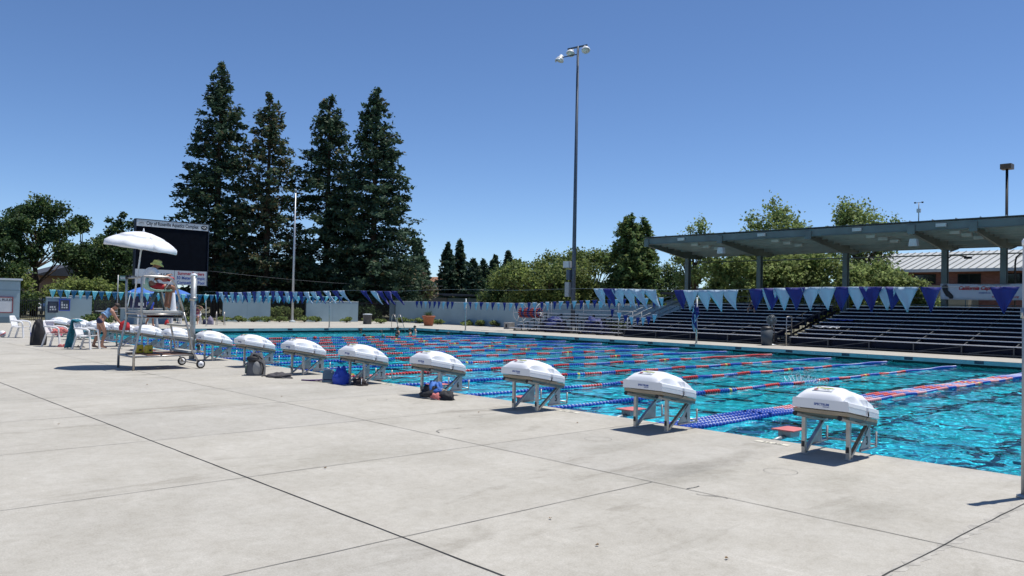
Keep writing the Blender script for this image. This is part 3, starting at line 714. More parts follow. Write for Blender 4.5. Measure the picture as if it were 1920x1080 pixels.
# booth and blue umbrellas across the pool
def umbrella(x, y, h, R_, mt, lab, name='patio_umbrella'):
    t = thing(name, (x, y, 0), lab, 'umbrella')
    g = MB(); g.tube([(0,0,0),(0,0,h)], .025, 8); g.lathe([(.25,0),(.25,.08),(.05,.12)], n=12); g.build('pole', M['galv'], t)
    g = MB(); n = 8; vs = [(0,0,h+.02)]; fs = []
    for j, (r, z) in enumerate(((.5,-.14),(.85,-.30),(1.,-.42),(1.01,-.55))):
        for k in range(n*2):
            rr = R_*r*(1 if k % 2 == 0 else .955); vs.append((rr*math.cos(PI*k/n), rr*math.sin(PI*k/n), h+z*R_+(.0 if k % 2 == 0 else -.02)))
    m_ = n*2
    for k in range(m_): fs.append((0, 1+k, 1+(k+1)%m_))
    for j in range(3):
        for k in range(m_): fs.append((1+j*m_+k, 1+(j+1)*m_+k, 1+(j+1)*m_+(k+1)%m_, 1+j*m_+(k+1)%m_))
    g.add(vs, fs, 0, False); g.build('canopy', mt, t, solid=.01)
    return t
M['umb_blue'] = mat('blue_canvas', (.04,.15,.48), .7, 0, .1, 4)
umbrella(-49.0, 8.0, 2.35, 1.05, M['umb_blue'], 'blue sun umbrella seen through the lifeguard chair, left one')
umbrella(-49.2, 10.3, 2.25, .95, M['umb_blue'], 'blue sun umbrella behind the thick steel post, right one')
t = thing('check_in_booth', (-50.5, 8.2, 0), 'white and blue check in counter with papers, across the pool under an umbrella', 'counter')
g = MB(); g.box(-.4, -.9, 0, .4, 1.9, .95); g.build('counter', M['stucco'], t); g = MB(); g.box(-.45, -.95, .951, .45, 1.95, 1.0); g.build('counter_top', M['slab_white'], t)
g = MB(); g.box(.10, -.5, 1.001, .14, .9, 1.75); g.build('blue_panel', M['navy_cloth'], t)
g = MB(); g.box(.142, 0, 1.15, .15, .35, 1.35); g.box(.142, .5, 1.1, .15, .85, 1.4); g.box(.401, .2, .45, .41, .8, .85); g.build('notice', M['board_white'], t)
M['chair_white'] = M['white_frame']

# ---------------- flagpole
t = thing('flagpole', (-54.08, 21.03, 0), 'bare silver flagpole standing in front of the dark redwoods', 'flagpole')
g = MB(); g.tube([(0,0,0),(0,0,5),(0,0,10.3)], [.10,.08,.045], 12); g.build('pole', mat('satin_aluminium', (.55,.57,.60), .45, .6, .05, 5), t)
g = MB(); g.lathe([(.02,10.29),(.09,10.36),(.09,10.42),(.01,10.5)], n=10); g.build('truck_ball', M['galv'], t)
g = MB(); g.lathe([(.26,0),(.26,.08),(.13,.14)], n=14); g.build('base_collar', M['stucco_cap'], t)
g = MB(); g.tube([(.11,0,1.2),(.07,0,10.2)], .007, 4); g.build('halyard', M['cord'], t)

# ---------------- tall floodlight pole
t = thing('floodlight_pole', (-33.36, 31.0, 0), 'very tall floodlight pole with three lamps, rising from the small bleachers', 'light pole')
pm = mat('grey_pole_paint', (.075,.10,.14), .55, .2, .12, 2)
g = MB(); g.tube([(0,0,0),(0,0,9),(0,0,19.6)], [.155,.125,.085], 14); g.build('pole', pm, t)
g = MB(); g.box(-.28,-.28,0,.28,.28,.25); g.build('pole_base', M['stucco_cap'], t)
a_ = Rv*.80+(-Fv)*.62; a_.z = 0; a_.normalize()
g = MB(); g.bar(a_*-.85+Vector((0,0,19.55)), a_*.75+Vector((0,0,19.55)), .08, .10); arm = g.build('crossarm', pm, t)
g = MB(); g.bar(a_*-1.5+Vector((0,0,19.05)), Vector((0,0,19.05)), .05, .06); g.build('lower_arm', pm, arm)
lampw = mat('lamp_housing_white', (.62,.64,.66), .4, 0, .05, 3); lampg = mat('lamp_glass', (.10,.11,.10), .15, 0, .1, 6)
for s, z, yaw_, tilt in ((-1.45, 19.0, 1.15, 1.15), (-.58, 19.30, .35, .95), (.62, 19.32, -.05, .95)):
    dirv = (-Fv*math.cos(yaw_)-Rv*math.sin(yaw_)); dirv.z = 0; dirv.normalize(); dirv = (dirv*math.cos(tilt)+Vector((0,0,-math.sin(tilt)))).normalized()
    Q = Matrix.Translation(a_*s+Vector((0,0,z))) @ dirv.to_track_quat('Z', 'Y').to_matrix().to_4x4()
    g = MB(); g.lathe([(.05,-.26),(.14,-.24),(.17,-.09),(.25,.02),(.29,.12),(.295,.17)], n=16, M=Q); hd = g.build('lamp_housing', lampw, t)
    g = MB(); g.lathe([(.01,.135),(.27,.13),(.27,.14),(.01,.145)], n=16, M=Q); g.build('lamp_lens', lampg, hd)
    g = MB(); Qv = Q @ Matrix.Rotation(0, 4, 'Z')
    vis = [[Q @ Vector((.30*math.cos(th), .30*math.sin(th), .17+.13*k)) for k in (0, 1)] for th in [PI*.5-1.3+2.6*i/10 for i in range(11)]]
    g.grid(vis, 0, True); g.build('lamp_visor', lampw, hd, fix=False, solid=.01)
def pbox(x0,y0,z0,x1,y1,z1,nm,mt): g = MB(); g.box(x0,y0,z0,x1,y1,z1); return g.build(nm, mt, t, bevel=.01)
pbox(-.72,-.32,4.35,-.20,.02,4.78,'speaker_box', M['board_white']); pbox(-.42,-.30,3.5,-.12,.0,4.2,'junction_box', pm); pbox(-.50,-.34,2.35,-.13,-.02,3.35,'control_cabinet', M['galv'])
g = MB(); g.bar((-.7,-.25,4.32),(.3,-.1,4.32),.04,.04); g.build('bracket', pm, t)

# ---------------- scoreboard
t = thing('scoreboard', (-60, 11.05, 0), 'large black scoreboard with white name strips behind the lifeguard', 'scoreboard')
g = MB(); g.box(-.35, 0, 3.86, 0, 5.52, 7.12); g.build('display_panel', mat('matt_black_display', (.004,.006,.011), .9, 0, .2, 3, spec=.1), t)
g = MB(); g.box(-.35, 0, 7.121, .03, 5.52, 7.62); hdr = g.build('header_strip', M['sign_white'], t)
g = MB()
for (a1,b1,a2,b2) in ((-.06,2.66,-.001,7.68),(5.521,2.66,5.58,7.68)): g.box(-.36,a1,b1,.05,a2,b2)
g.box(-.36,0,7.621,.05,5.52,7.68); g.build('frame', mat('dark_navy_frame', (.02,.028,.05), .5, .2, .1, 5), t)
g = MB(); g.box(-.35, 0, 2.74, .02, 2.93, 3.859); lp = g.build('lower_left_panel', M['sign_white'], t)
g = MB(); g.box(-.35, 2.97, 2.74, .02, 5.52, 3.859); rp = g.build('lower_right_panel', M['sign_white'], t)
g = MB()
for y in (.7, 4.75): g.box(-.32, y-.12, 0, -.04, y+.12, 2.74)
g.build('support_post', M['dark_iron'], t)
RY = (PI/2, 0, PI/2)
text('City of Roseville Aquatics Complex', 'header_lettering', .385, M['ink'], hdr, (.032, 2.72, 7.37), RY, bold=.008, xs=.72)
def oval(parent, y, z, ry, rz_, m1, nm):
    g = MB(); g.add([(.034, y+ry*math.cos(a*PI/12), z+rz_*math.sin(a*PI/12)) for a in range(24)], [tuple(range(24))]); return g.build(nm, m1, parent, solid=.003)
oval(hdr, 5.18, 7.37, .27, .17, M['ink'], 'oval_emblem'); oval(hdr, .37, 7.37, .25, .16, M['board_white'], 'oval_emblem')
g = MB(); pts = [(.045, 5.0+.36*i/8, 7.34+.06*math.sin(i*1.3)) for i in range(9)]; g.tube(pts, .022, 5); g.tube([(.045,5.10,7.42),(.045,5.28,7.43)], .02, 5); g.build('emblem_swoosh', M['sign_white'], hdr)
text('SWA', 'emblem_lettering', .15, M['ink'], hdr, (.040, .37, 7.37), RY)
text('VALLEY', 'panel_lettering', .42, M['ink'], lp, (.022, 2.02, 3.42), RY, bold=.012, shear=.2, xs=.95)
text('Summer Sanders', 'panel_lettering', .335, M['ink_red'], rp, (.022, 4.24, 3.64), RY, bold=.010, xs=.92)
text('50 Meter Olympic', 'panel_lettering', .335, M['ink_blue'], rp, (.022, 4.24, 3.29), RY, bold=.010, xs=.90)
text('Competition Pool', 'panel_lettering', .335, M['ink_blue'], rp, (.022, 4.24, 2.93), RY, bold=.010, xs=.90)

# ---------------- lamp post far left
t = thing('lamp_post', (-58.5, 1.0, 0), 'black domed lamp post above the pale block building at the left border', 'lamp post')
g = MB(); g.tube([(0,0,0),(0,0,3.9)], [.08,.06], 10); g.build('post', M['dark_iron'], t)
g = MB(); g.lathe([(.12,3.9),(.30,4.0),(.34,4.12),(.26,4.3),(.05,4.42)], n=16); g.build('lamp_head', M['black'], t)

# ---------------- grandstand
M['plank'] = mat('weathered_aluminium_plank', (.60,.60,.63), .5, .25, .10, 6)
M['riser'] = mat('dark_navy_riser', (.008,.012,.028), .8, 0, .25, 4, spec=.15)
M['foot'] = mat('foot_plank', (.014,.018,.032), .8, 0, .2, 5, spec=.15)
M['frame_dark'] = mat('dark_galvanised_frame', (.07,.075,.085), .5, .5, .2, 6)
def grandstand(x0, x1, lab):
    t = thing('bleachers', (x0, 26.75, 0), lab, 'bleachers'); W_ = x1-x0
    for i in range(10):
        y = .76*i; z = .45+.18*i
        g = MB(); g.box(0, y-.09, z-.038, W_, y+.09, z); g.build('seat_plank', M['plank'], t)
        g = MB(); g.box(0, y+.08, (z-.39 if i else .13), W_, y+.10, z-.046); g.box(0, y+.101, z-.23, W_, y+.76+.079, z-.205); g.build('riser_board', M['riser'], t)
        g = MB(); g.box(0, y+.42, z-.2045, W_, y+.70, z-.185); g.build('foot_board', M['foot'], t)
    g = MB(); n = int(W_/1.83)
    for k in range(n+1):
        x = W_*k/n; x = min(max(x, .03), W_-.03)
        g.bar((x, -.05, 0), (x, -.05, .40), .05, .05); g.bar((x, 0, .02), (x, 6.9, .02), .06, .05)
        g.bar((x, 0, .36), (x, 6.9, 1.98), .05, .06)
        for i in range(1, 10, 2): g.bar((x, .76*i, .02), (x, .76*i, .40+.18*i), .05, .05)
        if k % 3 != 2 and k < n: g.bar((x, -.07, .06), (W_*(k+1)/n, -.07, .36), .03, .03)
    g.bar((0, -.09, .08), (W_, -.09, .08), .04, .04); g.build('frame', M['frame_dark'], t)
    g = MB()   # back railing with mesh
    zt = 2.07
    for k in range(int(W_/1.8)+1): g.tube([(min(1.8*k+.03, W_-.03), 7.2, 1.6), (min(1.8*k+.03, W_-.03), 7.2, 2.95)], .022, 6)
    for z in (2.15, 2.5, 2.93): g.tube([(0, 7.2, z), (W_, 7.2, z)], .018, 6)
    g.build('back_rail', M['green_frame'], t)
    return t
gs1 = grandstand(-25.4, -16.35, 'dark bleachers left of the aisle with the standing fan, long rows of thin silver seats')
gs2 = grandstand(-15.2, 9.5, 'dark bleachers right of the aisle, running out of the right side of the photo')
# aisle stairs between the stands
t = thing('aisle_stairs', (-15.75, 26.6, 0), 'aluminium stairs with rails between the two dark bleachers', 'stairs')
g = MB()
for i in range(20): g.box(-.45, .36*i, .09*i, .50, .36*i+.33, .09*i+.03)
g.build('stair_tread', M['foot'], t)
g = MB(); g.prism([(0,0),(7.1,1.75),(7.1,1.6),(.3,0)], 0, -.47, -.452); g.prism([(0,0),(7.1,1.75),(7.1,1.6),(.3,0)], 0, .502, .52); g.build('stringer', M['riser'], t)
for s in (-.42, .50):
    g = MB(); g.tube([(s,-.15,0),(s,-.15,1.38),(s,.05,1.42),(s,.35,1.42),(s,.35,.1)], .024, 8)
    g.tube([(s,-.15,.75),(s,.35,.75)], .016, 6); g.build('end_rail', M['steel'], t)
g = MB()
for dz in (.95, .55): g.tube([(.03, 1.2, dz+.3), (.03, 6.8, dz+1.7)], .018, 6)
for i in range(6): g.tube([(.03, 1.2+1.12*i, .3+.28*i), (.03, 1.2+1.12*i, 1.25+.28*i)], .016, 6)
g.build('centre_rail', M['dark_iron'], t)
# side stairs at the left end
t = thing('side_stairs', (-26.0, 27.0, 0), 'steep side stairs with slanted rails at the left end of the dark bleachers', 'stairs')
g = MB()
for i in range(16): g.box(-.05, .42*i, .11*i+.05, .55, .42*i+.36, .11*i+.09)
g.build('stair_tread', M['foot'], t)
for sx_ in (-.08, .58):
    g = MB()
    for dz in (1.05, .75, .45): g.tube([(sx_, 0, dz+.05), (sx_, 6.6, dz+1.85)], .020, 6)
    for i in range(6): g.tube([(sx_, 1.3*i+.02, .29*i), (sx_, 1.3*i+.02, .37*i*.95+1.1)], .022, 6)
    g.build('stair_rail', M['galv'], t)
g = MB(); g.box(-.5, 6.6, 1.85, .6, 7.2, 1.9); g.build('landing', M['foot'], t)
# blue and white cover sheets stacked on the aisle side
t = thing('cover_sheet', (-14.7, 28.6, .9), 'crumpled blue and white plastic sheets lying on the bleachers beside the aisle stairs', 'sheet')
for k in range(2):
    P = [[(-.1+.13*i, .76*k*2+.1*j-.2, .02+.36*k+.03*math.sin(i*1.9+j)+.02*math.cos(j*2.2+k)) for j in range(6)] for i in range(9)]
    g = MB(); g.grid(P, 0); g.build('sheet_fold', M['blue_cloth'] if k else M['sign_white'], t, solid=.01)

# small bleachers
t = thing('small_bleachers', (-35.5, 27.2, 0), 'low open aluminium bleachers in front of the tall floodlight pole', 'bleachers')
for i in range(6):
    z = .21+.2*i; y = .02+.6*i
    g = MB(); g.box(.1*i, y-.13, z-.04, 9.5, y+.13, z); g.build('seat_plank', M['plank'], t)
    g = MB(); g.box(.1*i, y+.22, z-.17, 9.5, y+.44, z-.14); g.build('foot_board', M['foot'], t)
g = MB()
for k in range(7):
    x = .4+1.45*k; g.bar((x, -.1, .03), (x, 3.2, .03), .06, .05); g.bar((x, 0, .15), (x, 3.0, 1.15), .05, .05)
    for i in range(6): g.bar((x, .02+.6*i, .03), (x, .02+.6*i, .18+.2*i), .05, .05)
g.build('frame', M['dark_iron'], t)
g = MB()
for x in (.6, 3.6, 6.6, 9.4): g.tube([(x, 3.25, 0), (x, 3.25, 1.95)], .02, 6)
for z in (1.45, 1.9): g.tube([(.6, 3.25, z), (9.4, 3.25, z)], .018, 6)
g.build('back_rail', M['galv'], t)
def lump(name, loc, r, seed, n1=12, n2=16, amp=.2, flat=.0):
    """a soft cloth heap: displaced dome sitting on its base"""
    g = MB(); rr = random.Random(seed); o_ = Vector((rr.uniform(0,50), rr.uniform(0,50), 0)); P = []
    for i in range(n1+1):
        th = PI*.5*i/n1*1.12; row = []
        for j in range(n2+1):
            ph = 2*PI*(j % n2)/n2; d = Vector((math.cos(ph)*math.sin(th), math.sin(ph)*math.sin(th), math.cos(th)))
            k = 1+amp*noise.noise(d*2.2+o_)+amp*.5*noise.noise(d*6+o_)
            row.append((d.x*r[0]*k, d.y*r[1]*k, max(0, (d.z+.12)*r[2]*k)))
        P.append(row)
    g.grid(P); return g
M['navy_tarp'] = mat('navy_tarpaulin', (.012,.025,.13), .7, 0, .3, 5)
for x, y, lab in ((-33.4, 29.2, 'blue tarpaulin heap under the small bleachers, left of the floodlight pole base'), (-29.9, 29.4, 'blue tarpaulin heap under the small bleachers, right of the floodlight pole base')):
    t = thing('tarpaulin_heap', (x, y, 0), lab, 'tarpaulin', 0, 'blue heaps under the small bleachers'); lump('h', 0, (1.0,.6,.85), int(x*10), amp=.35).build('tarpaulin', M['navy_tarp'], t)

# rope reel
M['navy_float'] = mat('weathered_navy_float', (.015,.03,.16), .5, 0, .3, 5); M['dull_red_float'] = mat('weathered_red_float', (.28,.03,.03), .5, 0, .3, 5)
t = thing('rope_reel', (-37.0, 30.5, 0), 'wheeled reel wound with red and blue lane ropes in front of the long wall', 'reel')
RW = Matrix.Rotation(PI/2, 4, 'Y')
for sx_ in (-1.05, 1.15):
    g = MB(); g.tube([(sx_, .68*math.cos(a*PI/12), 1.18+.68*math.sin(a*PI/12)) for a in range(25)], .022, 6, caps=False)
    for k in range(6): g.tube([(sx_, 0, 1.18), (sx_, .68*math.cos(k*PI/3), 1.18+.68*math.sin(k*PI/3))], .012, 5)
    g.build('wheel_rim', M['slab_white'], t)
    g = MB(); g.tube([(sx_,-.05,1.2),(sx_,-.45,.04)], .025, 6); g.tube([(sx_,.05,1.2),(sx_,.45,.04)], .025, 6); g.tube([(sx_,-.5,.04),(sx_,.5,.04)], .02, 6); g.build('stand_leg', M['slab_white'], t)
g = MB(); g.tube([(-1.1,0,1.18),(1.2,0,1.18)], .05, 8); g.build('axle', M['galv'], t)
gb, gr = MB(), MB()
for i in range(13):
    for L2, rad in ((0,.20),(1,.31)):
        x = -.90+.150*i; g = gr if (i//2+L2) % 2 else gb
        for k in range(12):
            a = 2*PI*k/12; Q = Matrix.Translation((x, rad*math.cos(a), 1.18+rad*math.sin(a))) @ Matrix.Rotation(a, 4, 'X')
            g.lathe([(.02,-.055),(.058,-.045),(.058,.045),(.02,.055)], n=7, M=Q)
gb.build('wound_blue_floats', M['navy_float'], t, fix=False); gr.build('wound_red_floats', M['dull_red_float'], t, fix=False)
t = thing('concrete_block', (-37.9, 29.3, 0), 'square grey concrete block beside the rope reel', 'block')
g = MB(); g.box(-.28,-.28,0,.28,.28,.46); g.build('block_body', mat('grey_concrete_block', (.30,.29,.27), .9, 0, .2, 5), t, bevel=.02)
g = MB(); g.box(-.10,-.283,.1,.10,-.279,.34); g.build('cover_plate', M['dark_iron'], t)

# trash can and fan by the aisle
t = thing('trash_can', (-16.0, 25.95, 0), 'dark round trash can at the foot of the aisle between the bleachers', 'trash can')
g = MB(); g.lathe([(.22,.0),(.25,.02),(.29,.78)], n=20); g.build('bin_body', mat('dark_grey_bin', (.05,.065,.08), .6, 0, .15, 5), t)
g = MB(); g.lathe([(.30,.78),(.30,.83),(.24,.90),(.1,.93)], n=20); g.build('bin_lid', M['black'], t)
t = thing('pedestal_fan', (-15.95, 26.35, 0), 'grey round caged fan on a stand behind the dark trash can', 'fan')
g = MB(); g.tube([(0,0,0),(0,0,1.2)], .025, 8); g.lathe([(.22,0),(.22,.04),(.04,.07)], n=14); g.build('stand', M['galv'], t)
Q = Matrix.Translation((0,-.06,1.22)) @ Matrix.Rotation(PI/2, 4, 'X') @ Matrix.Rotation(.5, 4, 'Y')
g = MB()
for r_ in (.07,.13,.19,.24): g.tube([Q @ Vector((r_*math.cos(a*PI/10), r_*math.sin(a*PI/10), .05-.2*r_)) for a in range(21)], .009, 4, caps=False)
for k in range(16): g.tube([Q @ Vector((0,0,.05)), Q @ Vector((.25*math.cos(k*PI/8), .25*math.sin(k*PI/8), -.01))], .006, 4)
g.build('fan_cage', M['galv'], t)
g = MB(); g.lathe([(.01,.02),(.22,.0),(.22,-.02),(.01,-.03)], n=20, M=Q); g.build('fan_disc', M['frame_dark'], t)
t = thing('trash_bin', (-48.9, 24.6, 0), 'grey ribbed trash bin between the wall panel and the iron gate', 'trash can')
g = MB(); g.lathe([(.30,0),(.32,.02),(.34,.70),(.36,.72)], n=20); g.build('bin_body', M['frame_dark'], t); g = MB(); g.lathe([(.36,.721),(.36,.77),(.2,.80)], n=20); g.build('bin_lid', M['stucco_cap'], t)

# terracotta pot
t = thing('planter_pot', (-44.7, 27.3, 0), 'large terracotta pot planted with a spiky shrub before the long wall', 'pot')
g = MB(); g.lathe([(.30,0),(.33,.03),(.44,.62),(.50,.63),(.50,.76),(.43,.765),(.42,.70)], n=24); g.build('pot', mat('terracotta', (.36,.12,.06), .8, 0, .15, 6), t)

# pool ladders
def ladder(x, y, rz, lab, flip=1):
    t = thing('pool_ladder', (x, y, 0), lab, 'ladder', rz, 'steel ladders at the pool edge')
    for s in (-.24, .24):
        g = MB(); g.tube([(0, s, 0), (0, s, .62), (.05, s, .80), (.18, s, .90), (.32, s, .84), (.42, s, .68), (.95, s, -.25)], .021, 8); g.build('rail', M['steel'], t)
    g = MB()
    for k in range(3): g.bar((.62+.12*k, -.24, .33-.22*k), (.62+.12*k, .24, .33-.22*k), .07, .02)
    g.build('step', M['steel'], t)
    return t
ladder(-41.8, 22.2, 0, 'steel pool ladder left of the terracotta pot')
ladder(-47.3, 12.3, -.3, 'steel ladder rails standing on the deck beside the seated woman')

# ---------------- canopy over the grandstand
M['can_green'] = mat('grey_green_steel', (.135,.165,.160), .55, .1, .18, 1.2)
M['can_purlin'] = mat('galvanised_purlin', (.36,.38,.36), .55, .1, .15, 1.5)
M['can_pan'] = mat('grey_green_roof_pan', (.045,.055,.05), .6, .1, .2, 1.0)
M['can_light'] = mat('pale_fixture', (.52,.55,.54), .5, 0, .08, 4)
t = thing('grandstand_canopy', (-26.9, 30.7, 0), 'long grey green steel canopy on columns over the bleachers', 'canopy')
X0, X1 = -.15, 36.5; YB = 6.3
def rz(y): return 5.95-.085*y            # roof underside height
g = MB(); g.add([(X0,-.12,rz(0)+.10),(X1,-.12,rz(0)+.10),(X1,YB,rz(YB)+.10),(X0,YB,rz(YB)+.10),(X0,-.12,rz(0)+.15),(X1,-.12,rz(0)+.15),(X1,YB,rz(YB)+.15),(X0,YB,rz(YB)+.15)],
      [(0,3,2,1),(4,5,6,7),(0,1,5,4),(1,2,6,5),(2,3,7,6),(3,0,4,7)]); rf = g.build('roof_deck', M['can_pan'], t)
g = MB(); x = .4
while x < X1: g.add([(x,-.16,rz(0)+.155),(x+.05,-.16,rz(0)+.155),(x+.05,YB,rz(YB)+.155),(x,YB,rz(YB)+.155),(x,-.16,rz(0)+.19),(x+.05,-.16,rz(0)+.19),(x+.05,YB,rz(YB)+.19),(x,YB,rz(YB)+.19)], [(0,3,2,1),(4,5,6,7),(0,1,5,4),(1,2,6,5),(2,3,7,6),(3,0,4,7)]); x += 1.02
g.build('roof_rib', M['can_light'], rf, fix=False)
colx = [.03, 5.25, 10.6, 15.8, 18.5, 23.8, 29.1, 34.4]
g = MB(); g.box(X0, -.10, rz(0)-.30, X1, 0, rz(0)+.06); g.box(X0, -.15, rz(0)-.32, X1, .05, rz(0)-.301); g.build('fascia_beam', M['can_green'], t)
for i, cx_ in enumerate(colx):
    g = MB(); w_ = .13
    g.box(cx_-w_, 4.18, 0, cx_+w_, 4.21, 5.02); g.box(cx_-w_, 4.47, 0, cx_+w_, 4.50, 5.02); g.box(cx_-.015, 4.2105, 0, cx_+.015, 4.4695, 5.02); g.build('column', M['can_green'], t)
    g = MB(); g.prism([(.005, rz(0)-.40), (.005, rz(0)+.02), (YB-.1, rz(YB)+.02), (YB-.1, rz(YB)-.22), (5.2, 5.0), (4.0, 5.0)], 0, cx_-.02, cx_+.02)
    for a1, b1, a2, b2 in ((.005, rz(0)-.41, 4.0, 4.985),): g.bar((cx_, a1, b1), (cx_, a2, b2), .13, .025)
    g.bar((cx_, 5.2, 4.985), (cx_, YB-.1, rz(YB)-.235), .13, .025); g.build('rafter', M['can_green'], t)
    g = MB(); g.box(cx_-.17, -.17, rz(0)-.46, cx_+.17, -.101, rz(0)-.03); g.build('rafter_end_plate', M['can_green'], t)
for j, y in enumerate((.7, 1.4, 2.1, 2.8, 3.5, 4.75, 5.4, 6.0)):
    g = MB(); g.box(X0, y-.02, rz(y)-.24, X1, y+.02, rz(y)+.03); g.box(X0, y-.03, rz(y)-.26, X1, y+.05, rz(y)-.2405); g.build('purlin', M['can_purlin'], t)
for j, y in enumerate((-.12, .95, 1.8, 2.65)):
    for i in range(len(colx)-1):
        xm = (colx[i]+colx[i+1])/2+.25*j
        g = MB(); g.box(xm-.22, y-.13, rz(max(0,y))-.37+.18*(j == 0), xm+.22, y+.05*(j > 0), rz(max(0,y))-.22+.19*(j == 0)); g.build('ceiling_fixture', M['can_light'], t)
for i in (1, 3):
    g = MB(); xm = colx[i]+.1; g.prism([(xm-.18,rz(0)-1.05),(xm+.22,rz(0)-1.05),(xm+.17,rz(0)-.70),(xm-.13,rz(0)-.70)], 1, -.28, .0); g.build('loudspeaker', M['can_light'], t)
g = MB(); g.tube([(0, YB-.25, 4.85), (36, YB-.25, 4.85)], .035, 6); g.build('conduit', M['can_green'], t)
t = thing('wind_sensor', (-10.93, 31.0, rz(.3)+.15), 'small wind sensor mast standing on the canopy roof edge', 'wind sensor')
g = MB(); g.tube([(0,0,0),(0,0,.95)], .025, 6); g.build('mast', M['galv'], t)
g = MB(); g.box(-.08,-.06,.48,.08,.06,.66); g.build('instrument_box', M['slab_white'], t)
g = MB(); g.tube([(-.16,0,.95),(.16,0,.97)], .012, 5)
for s in (-.17,.17): g.lathe([(.01,-.04),(.05,-.02),(.05,.03),(.01,.04)], (s,0,.96), 8)
g.build('cup_arm', M['dark_iron'], t)
# club banner hung behind the top row
t = thing('club_banner', (-10.92, 33.9, 2.44), 'white banner with red slanted lettering and a dark state shape, hung on the top rail', 'banner')
P = [[(4.3*i/24, .02*math.sin(i*.9)+.01*math.sin(j*2), .78*j/5-.03*math.sin(PI*i/24)) for j in range(6)] for i in range(25)]
g = MB(); g.grid(P); bn = g.build('banner_cloth', mat('white_banner_vinyl', (.58,.60,.66), .5, 0, .03, 2), t, fix=False, solid=.004)
RB = (PI/2, 0, 0); yb = -.035
ca = [(.08,.68),(.36,.68),(.36,.46),(.60,.20),(.62,.10),(.58,.03),(.44,.03),(.40,.10),(.28,.16),(.18,.32),(.10,.50)]
g = MB(); g.prism(ca, 1, yb-.004, yb); g.build('state_silhouette', M['ink'], bn)
text('USA', 'banner_lettering', .11, M['ink'], bn, (.24, yb, .715), RB, bold=.004)
text('California Capital Aquatics', 'banner_lettering', .25, M['ink_red'], bn, (2.12, yb, .55), RB, bold=.010, shear=.3, xs=.95)
text('ROSEVILLE, CA     BAY AREA', 'banner_lettering', .10, M['ink_blue'], bn, (2.45, yb, .32), RB, bold=.002, xs=1.1)
text('www.swimcapital.org', 'banner_lettering', .12, M['ink_red'], bn, (2.9, yb, .14), RB, bold=.004, shear=.3, xs=1.1)
text('YEAR ROUND COMPETITIVE SWIMMING', 'banner_lettering', .07, M['ink'], bn, (2.4, yb, .71), RB, xs=1.1)

# ---------------- buildings beyond
def m_brick():
    m = bpy.data.materials.new('red_brick'); m.use_nodes = True; nt = m.node_tree; L = nt.links.new; P = nt.nodes['Principled BSDF']
    tc = nd(nt, 'ShaderNodeTexCoord'); mp = nd(nt, 'ShaderNodeMapping'); mp.inputs['Rotation'].default_value = (PI/2, 0, 0); L(tc.outputs['Object'], mp.inputs['Vector'])
    b = nd(nt, 'ShaderNodeTexBrick'); b.inputs['Scale'].default_value = 3; b.inputs['Color1'].default_value = (.22,.075,.05,1); b.inputs['Color2'].default_value = (.30,.115,.085,1); b.inputs['Mortar'].default_value = (.22,.17,.14,1)
    L(mp.outputs['Vector'], b.inputs['Vector']); L(b.outputs['Color'], P.inputs['Base Color']); P.inputs['Roughness'].default_value = .85; return m
t = thing('brick_building', (-29.5, 62, 0), 'red brick building with a pale metal roof seen under the canopy at the right', 'building')
g = MB(); g.box(0, 0, 0, 50, 14, 5.35); g.build('wall', m_brick(), t)
g = MB(); g.prism([(-.8,5.36),(14.8,5.36),(7,7.35)], 0, -.8, 51); rf = g.build('roof', mat('pale_metal_roof', (.48,.49,.47), .45, .2, .06, .6), t)
g = MB(); x = -.6
while x < 46: g.bar((x, -.82, 5.40), (x, 6.9, 7.37), .05, .08); x += .62
g.build('roof_seam', mat('roof_seam_metal', (.32,.33,.32), .5, .2, .05, 2), rf)
g = MB(); g.box(-.85, -.86, 5.16, 46, -.805, 5.42); g.build('gutter', M['stucco_cap'], t)
for x in (6.9, 10.3, 13.7, 17.1, 20.5, 23.9):
    g = MB(); g.box(x-.06, -.05, 4.2, x+1.66, -.001, 5.02); wf = g.build('window_frame', M['dark_iron'], t)
    g = MB(); g.box(x, -.062, 4.27, x+.77, -.051, 4.95); g.box(x+.83, -.062, 4.27, x+1.6, -.051, 4.95); g.build('window_glass', mat('dark_glass', (.01,.015,.02), .1, 0, .1, 3) if x < 7 else bpy.data.materials['dark_glass'], wf)
g = MB(); g.box(6.9, -2.4, 0, 11.8, -.01, 4.0); g.build('annex_wall', mat('tan_stucco', (.36,.33,.24), .85, 0, .06, 2), t)
t = thing('low_shed_row', (-91, 60, 0), 'long low grey sheds with a dark roof behind the stucco wall', 'building')
for i in range(5):
    g = MB(); g.box(7.4*i, 0, 0, 7.4*i+7.2, 5, 2.55-.05*i); g.build('wall', M['stucco_low'] if i % 2 else mat('grey_shed_wall', (.20,.19,.18), .8, 0, .1, 1), t)
    g = MB(); g.box(7.4*i-.1, -.8, 2.9-.13*i, 7.4*i+7.3, 5.3, 3.12-.13*i); g.build('roof', mat('charcoal_roof', (.05,.055,.065), .7, 0, .1, 1) if i == 0 else bpy.data.materials['charcoal_roof'], t)
t = thing('low_shed', (-38, 48, 0), 'low dark roofed hut behind the left end of the grandstand', 'building')
g = MB(); g.box(0, 0, 0, 7, 4, 2.4); g.build('wall', M['stucco_low'], t); g = MB(); g.box(-.3, -.5, 2.9, 7.3, 4.4, 3.1); g.build('roof', bpy.data.materials['charcoal_roof'], t)
g = MB(); g.box(1.5, .8, 3.101, 3.6, 2.2, 3.5); g.build('roof_unit', M['stucco_cap'], t)
t = thing('gabled_house', (-180, 120, 0), 'tan house with an orange tiled gable roof glimpsed between the conifers', 'house')
g = MB(); g.box(0, 0, 0, 22, 10, 5.2); g.build('wall', mat('cream_stucco', (.50,.44,.34), .85, 0, .05, 1), t)
